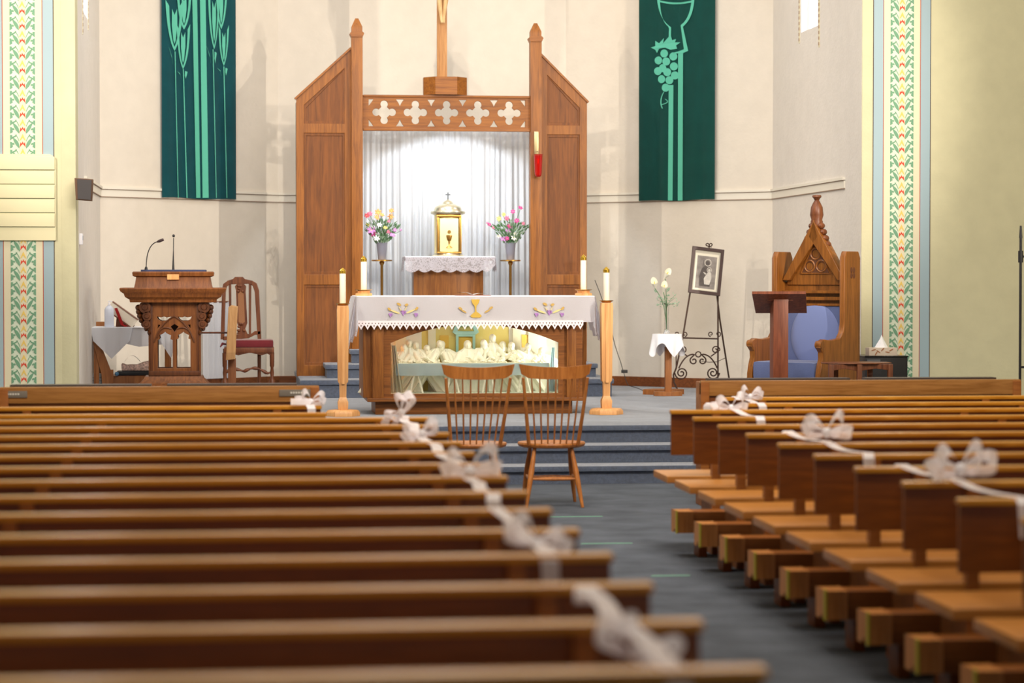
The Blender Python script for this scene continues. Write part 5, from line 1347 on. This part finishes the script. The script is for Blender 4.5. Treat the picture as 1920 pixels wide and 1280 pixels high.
# =============================================================== PEWS
TOP = .85
def pew(side, length, label, loc, group, kneeler=True, TOP=TOP, supports=(.27, 1.77, 3.27, 4.77)):
    s = side
    t = thing('pew', label, 'pew', loc, 0, group)
    X = lambda a: s*a
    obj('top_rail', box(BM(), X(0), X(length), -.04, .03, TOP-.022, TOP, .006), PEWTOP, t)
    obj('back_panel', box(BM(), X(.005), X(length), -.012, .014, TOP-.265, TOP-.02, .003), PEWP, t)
    obj('seat', box(BM(), X(-.02), X(length), -.02, .46, .42, .462, .008), PEWS, t)
    for x in supports:
        if x > length: continue
        f_ = flat(BM(), [[(-.04, 0), (.4, 0), (.38, .08), (.3, .12), (.3, .34), (.42, .42), (.03, .42), (.014, .5), (.012, TOP-.02), (-.035, TOP-.02), (-.035, .1)]], 0, .05, .003)
        f_.transform(Matrix(((0, 1, 0, s*x-.025), (1, 0, 0, 0), (0, 0, 1, 0), (0, 0, 0, 1))))
        obj('support', f_, KNEE, t)
    if kneeler:
        k_ = obj('kneeler', box(BM(), X(.085), X(length), -.21, -.05, .145, .27, .01), KNEE, t)
        f_ = flat(BM(), [[(-.22, .2), (-.22, .275), (-.045, .275), (-.045, .142), (-.12, .142), (-.15, .17), (-.2, .142), (-.22, .142)]], 0, .1, .004)
        f_.transform(Matrix(((0, 1, 0, 0 if s > 0 else -.1), (1, 0, 0, 0), (0, 0, 1, 0), (0, 0, 0, 1))))
        obj('kneeler_end', f_, KNEE2, k_)
        obj('edge_tape', box(BM(), X(-.004), X(.006), -.224, -.205, .145, .278), plain('yellow_tape', (190, 176, 60), .6) if 'yellow_tape' not in bpy.data.materials else bpy.data.materials['yellow_tape'], k_)
        for x in (.14, 1.64, 3.14, 4.64):
            if x < length: obj('kneeler_foot', box(BM(), X(x), X(x+.05), -.17, -.02, 0, .15, .004), PEWP, k_)
    return t
ORD = ['first', 'second', 'third', 'fourth', 'fifth', 'sixth', 'seventh', 'eighth', 'ninth', 'tenth', 'eleventh', 'twelfth', 'thirteenth', 'fourteenth', 'fifteenth', 'sixteenth']
XLe, XRe = PX(1333, Dy(5.49, -.9)), .49
XLe = CX+1.03
# right long rows
yr = [14.02-.716*k for k in range(12)]
xre = CX+2.52
pr = pew(1, 5.0, 'long brown pew right of the aisle, frontmost of the long rows with projecting ends', (xre, yr[0], 0), 'long pews right of the aisle')
for k in range(1, 12):
    if k < 10: lab = 'long brown pew right of the aisle, %s long row counted from the front' % ORD[k]
    else: lab = 'long brown pew right of the aisle near the camera, %s' % ('last but one' if k == 10 else 'last of the rows')
    dup(pr, (xre, yr[k], 0), lab)
# left long rows
yl = [Dy(4.76+.654*k, -1) for k in range(14)][::-1]
plf = pew(-1, 5.0, 'long brown pew left of the aisle, frontmost of the long rows', (XLe, yl[0], 0), 'long pews left of the aisle', TOP=.863)
for k in range(1, 14):
    lab = 'long brown pew left of the aisle, %s long row counted from the front' % ORD[k]
    if k == 13: lab = 'long brown pew nearest the camera at the bottom edge, left of the aisle'
    dup(plf, (XLe, yl[k], 0), lab)
# short front rows
for side, X0, ds, nm in ((-1, CX+.50, (13.95, 14.75), 'left'), (1, CX+3.12, (15.0, 15.75), 'right')):
    for i, D in enumerate(ds):
        pew(side, 2.3, 'short front pew on the %s, %s' % (nm, 'just behind the tall front pew screen' if i else 'second row behind the front screen'),
            (X0, Dy(D, X0), 0), 'short front pews', kneeler=False)
# front screens with ledge and plaques
SCRW = wood('screen_wood', (140, 92, 44), (168, 116, 62), 'X', .25)
def screen(x0, x1, Y, pyt, nm, plaques):
    z = PZ(pyt, Y, 500 if nm == 'left' else 1500); xm = (x0+x1)/2
    t = thing('pew_front_screen', 'wooden pew front with dark book ledge facing the chancel on the %s' % nm, 'pew', (xm, Y, 0))
    o_ = (xm, Y, 0)
    obj('panel', box(BM(), x0+.02, x1-.02, Y-.015, Y+.02, .15, z-.1, .004), PEWP, t, o_)
    obj('top_board', box(BM(), x0, x1, Y-.03, Y+.03, z-.11, z, .012), SCRW, t, o_)
    w = (x1-x0)
    for a, b_ in ((.03, .47), (.52, .93)):
        obj('book_ledge', box(BM(), x0+w*a, x0+w*b_, Y+.03, Y+.16, z-.005, z+.012, .003), plain('ledge_dark', (58, 46, 40), .5), t, o_)
    for xx in (x0, x1-.06): obj('end_post', box(BM(), xx, xx+.06, Y-.04, Y+.16, 0, z-.01, .006), KNEE, t, o_)
    for a, b_ in plaques:
        xa, xb = PX(a, Y-.03), PX(b_, Y-.03)
        pl = obj('plaque', box(BM(), xa, xb, Y-.036, Y-.03, z-.07, z-.025, .002), plain('plaque_grey', (132, 124, 112), .4, .4), t, o_)
        bm = BM(); xx = xa+(xb-xa)*.3
        while xx < xb-(xb-xa)*.25: box(bm, xx, xx+.012, Y-.038, Y-.036, z-.052, z-.04); xx += .017
        obj('engraving', bm, plain('engraving_pale', (206, 200, 188), .5), pl, o_)
screen(PX(-2, 16.4), PX(598, 16.4), 16.4, 723, 'left', ((-4, 50), (523, 593)))
screen(PX(1313, 17.0), PX(1913, 17.0), 17.0, 712.5, 'right', ())

# green tape marks on the aisle carpet
GT = plain('green_tape', (110, 170, 140), .7)
for k, (xa, xb, py) in enumerate(((1032, 1130, 970), (1090, 1186, 1020.5), (1222, 1295, 1082))):
    D = F*1.63/(py-520); Y = Dy(D, 0)
    single('floor_tape', box(BM(), PX(xa, Y), PX(xb, Y), Y-.012, Y+.012, 0, .002), GT, 'thin green tape line on the aisle carpet, %s of three' % ('farthest', 'middle', 'nearest')[k], 'tape', ((PX(xa, Y)+PX(xb, Y))/2, Y, 0))

# =============================================================== BOWS
def bow(loc, sc, label, rot=0, seed=1, tailpts=None, strip=None, rail=.85, left_tail=None):
    rs = random.Random(seed)
    t = thing('ribbon_bow', label, 'bow', loc, 0, 'white ribbon bows tied to the pews')
    sc *= .78; R_ = Matrix.Rotation(rot, 4, 'Y') @ Matrix.Scale(sc, 4)
    def tr(b): b.transform(R_); return b
    bm = BM(); sph(bm, (0, -.045, .02), .022, .02, .026, 12); obj('knot', tr(bm), RIBBON, t)
    for s in (-1, 1):
        for q in range(2):
            bm = BM(); up = .02+.05*q+rs.uniform(-.01, .02); ln = .12+rs.uniform(-.02, .02)-.03*q
            loop = [(0, -.045, .02), (s*ln*.5, -.07, .02+up+.02), (s*ln, -.06-.02*q, .02+up*.9), (s*ln*1.05, -.045, .02+up*.3-.01), (s*ln*.6, -.03, -.0), (0, -.042, .015)]
            pts = []
            for a, b_, c in zip(loop, loop[1:], loop[2:]):
                m0 = (Vector(a)+Vector(b_))/2 if a is not loop[0] else Vector(a); m1 = (Vector(b_)+Vector(c))/2 if c is not loop[-1] else Vector(c)
                pts += [Vector(v) for v in bez(m0, b_, m1, 5)][(0 if a is loop[0] else 1):]
            n = len(pts); ribbon(bm, pts, [.018+.05*math.sin(PI*i/(n-1)) for i in range(n)], (s*.25, .45, .85 if q else .7)); obj('loop', tr(bm), TULLE, t, sm=60)
    # ribbon laid from pew rail to pew rail, its ends hanging down
    if strip:
        ya, yb, hang = strip
        z0 = rail-loc[2]+.006; n = 16; pts = []
        if hang[0]: pts += [(0, ya+.045, z0-hang[0]), (0, ya+.04, z0-.02)]
        pts += [(.01*math.sin(i*.7+seed), ya+(yb-ya)*i/n, z0-.012*abs(math.sin(i/n*PI*2))) for i in range(n+1)]
        pts += [(.0, yb-.046, z0-.02), (.006, yb-.05, z0-hang[1])]
        ribbon(bm := BM(), pts, .05*(1 if len(pts) else 1), (1, 0, 0)); obj('tail', bm, RIBBON, t, sm=60)
    if left_tail:
        pts = [Vector((0, -.048, .015)).lerp(Vector(left_tail), k/6)+Vector((0, -.01*math.sin(k/6*PI), 0)) for k in range(7)]
        ribbon(bm := BM(), pts, .04, (0, .3, 1)); obj('tail', bm, RIBBON, t, sm=60)
    return t
def bowat(px, py, D, sc, label, seed, rot=0, strip=None, left=None, rail=.85):
    """px, py: where the knot shows; strip: depths the laid ribbon runs between"""
    X = (px-448)/(F/D)+CX; Y = Dy(D, X); x, z = P(px, py, Y-.02)
    if strip: strip = (Dy(strip[0], X)-Y, Dy(strip[1], X)-Y, strip[2])
    s_ = F/D
    bow((x, Y, z), sc, label, rot, seed, None, strip=strip, rail=rail, left_tail=(left[0]/s_, -.05, -left[1]/s_) if left else None)
bowat(583, 757, 14.75, .9, 'white ribbon bow on the short left front pew near its end', 1, .1, (14.8, 14.68, (0, .11)), (-38, -5))
bowat(757, 776, 13.22, 1.1, 'white tulle bow on the frontmost long pew left of the aisle', 2, -.9, (13.3, 11.95, (0, .08)), None, .863)
bowat(793, 818, 11.7, 1.0, 'white tulle bow on the left pews, second bow from the front of the long rows', 3, -.3, (11.95, 10.0, (0, .1)), None, .863)
bowat(880, 893, 9.36, 1.3, 'large white tulle bow on the left pews beside the left spindle chair', 4, -.05, (9.38, 8.5, (0, .12)), None, .863)
bowat(1000, 1026, 7.05, .95, 'white ribbon bow midway back on the left pews with a long slanting tail', 5, .3, (8.0, 6.7, (0, .14)), None, .863)
bowat(1185, 1236, 5.28, 1.0, 'white ribbon bow at the bottom edge on the nearest left pews', 6, .5, (5.95, 4.75, (.05, .1)), None, .863)
bowat(1406, 747, 15.3, .9, 'white ribbon bow on the short right front pew, farthest bow on the right', 7, 0, (15.75, 14.95, (.05, .08)))
bowat(1370, 770, 14.3, 1.1, 'white ribbon bow on the frontmost long pew right of the aisle', 8, 0, (14.95, 13.5, (.05, .08)))
bowat(1548, 818, 11.42, 1.25, 'white tulle bow midway along the right pews', 9, 0, (12.2, 10.66, (.02, .13)))
bowat(1798, 890, 9.25, 1.35, 'largest white tulle bow on the near right pews with a drooping loop', 10, -.1, (10.02, 8.5, (.02, .14)))

# =============================================================== LIGHTS
def area(name, loc, tgt, size, power, col=(1, 1, 1), sy=None):
    l = bpy.data.lights.new(name, 'AREA'); l.energy = power; l.color = col; l.size = size
    if sy: l.shape = 'RECTANGLE'; l.size_y = sy
    o = bpy.data.objects.new(name, l); C.objects.link(o); o.location = loc
    o.rotation_euler = (Vector(tgt)-Vector(loc)).to_track_quat('-Z', 'Y').to_euler(); return o
def spot(name, loc, tgt, power, ang, blend, r, col=(1, 1, 1)):
    l = bpy.data.lights.new(name, 'SPOT'); l.energy = power; l.color = col; l.spot_size = math.radians(ang); l.spot_blend = blend; l.shadow_soft_size = r
    o = bpy.data.objects.new(name, l); C.objects.link(o); o.location = loc
    o.rotation_euler = (Vector(tgt)-Vector(loc)).to_track_quat('-Z', 'Y').to_euler(); return o
WARM = (1, .89, .75); COOL = (.86, .93, 1)
for z, z2, p in ((4.75, 5.0, 1), (3.4, 3.5, .7)):
    spot('chancel_spot_right', (6.0, 13.2, z), (-.3, 25.2, 2.9), 2100*p, 40, .6, .035, WARM)
    spot('chancel_spot_left', (-6.3, 16.5, z2), (.6, 25.2, 2.9), 1050*p, 46, .6, .035, WARM)
    for x, y in ((3.3, 20.0), (-3.3, 21.0)):
        l = bpy.data.lights.new('rail_highlight_light', 'POINT'); l.energy = 13*p; l.color = (1, .93, .8); l.shadow_soft_size = .07  # point lights added only for highlights on the pew rails
        o = bpy.data.objects.new('rail_highlight_light', l); C.objects.link(o); o.location = (x, y-.1, z-.1)
area('apse_ceiling', (0, 23.6, 6.8), (0, 24.3, 0), 3.5, 60, (1, .93, .84), 2)
area('chancel_ceiling', (0, 19.5, 6.8), (0, 19.8, 0), 5, 230, (1, .92, .82), 1.5)
area('nave_fill', (0, 12, 6.8), (0, 12, 0), 3, 440, (1, .9, .76), 8)  # added overhead fill for the nave, no fixture modelled
area('chancel_front_fill', (0, 12.5, 6.3), (0, 23, 1.2), 6, 560, (1, .95, .91), 1.2)
area('nave_fill_rear', (0, 6.3, 6.8), (0, 6.3, 0), 4, 230, (1, .92, .8), 4)  # second added overhead fill, lightens the nearer pew rails
area('daylight_left', (XL+.05, 22.7, 4.9), (XL+3, 22.9, 3.5), .6, 110, (.8, .88, 1), 1.6)
area('daylight_right', (3.55, 23.7, 4.9), (.5, 23.5, 3.5), .6, 40, (.8, .88, 1), 1.6)
spot('tabernacle_spot', (PX(838, 24.6), 24.6, 3.12), (PX(838, YC), YC, 1.9), 70, 98, .2, .02, (.86, .93, 1))
area('case_light_left', (ox0-.03, Y0+.3, AZ(668)), (ac, Y0+.5, AZ(690)), .12, 7, (1, 1, .88), .2)
area('case_light_right', (ox1+.02, Y0+.3, AZ(668)), (0, Y0+.5, AZ(690)), .12, 8, (1, 1, .88), .2)
area('case_light_top', ((ox0+ox1)/2, Y0+.1, oza+.03), ((ox0+ox1)/2, Y0+.3, fz), 1.2, 4, (1, 1, .84), .06)

w = bpy.data.worlds.new('World'); bpy.context.scene.world = w; w.use_nodes = True
w.node_tree.nodes['Background'].inputs[0].default_value = (.9, .93, 1, 1); w.node_tree.nodes['Background'].inputs[1].default_value = .5
cam = bpy.data.cameras.new('camera'); co = bpy.data.objects.new('camera', cam); C.objects.link(co)
cam.sensor_width = 36; cam.lens = F/1920*36; cam.clip_end = 200; cam.clip_start = .2
co.location = (CX, 0, CZ); co.matrix_world = Matrix.Translation((CX, 0, CZ)) @ Matrix((RT, UP, -FW)).transposed().to_4x4()
cam.dof.use_dof = True; cam.dof.focus_distance = 21.6; cam.dof.aperture_fstop = 2.0
sc = bpy.context.scene; sc.camera = co
sc.view_settings.view_transform = 'Standard'; sc.view_settings.look = 'None'; sc.view_settings.exposure = -.42; sc.view_settings.gamma = 1
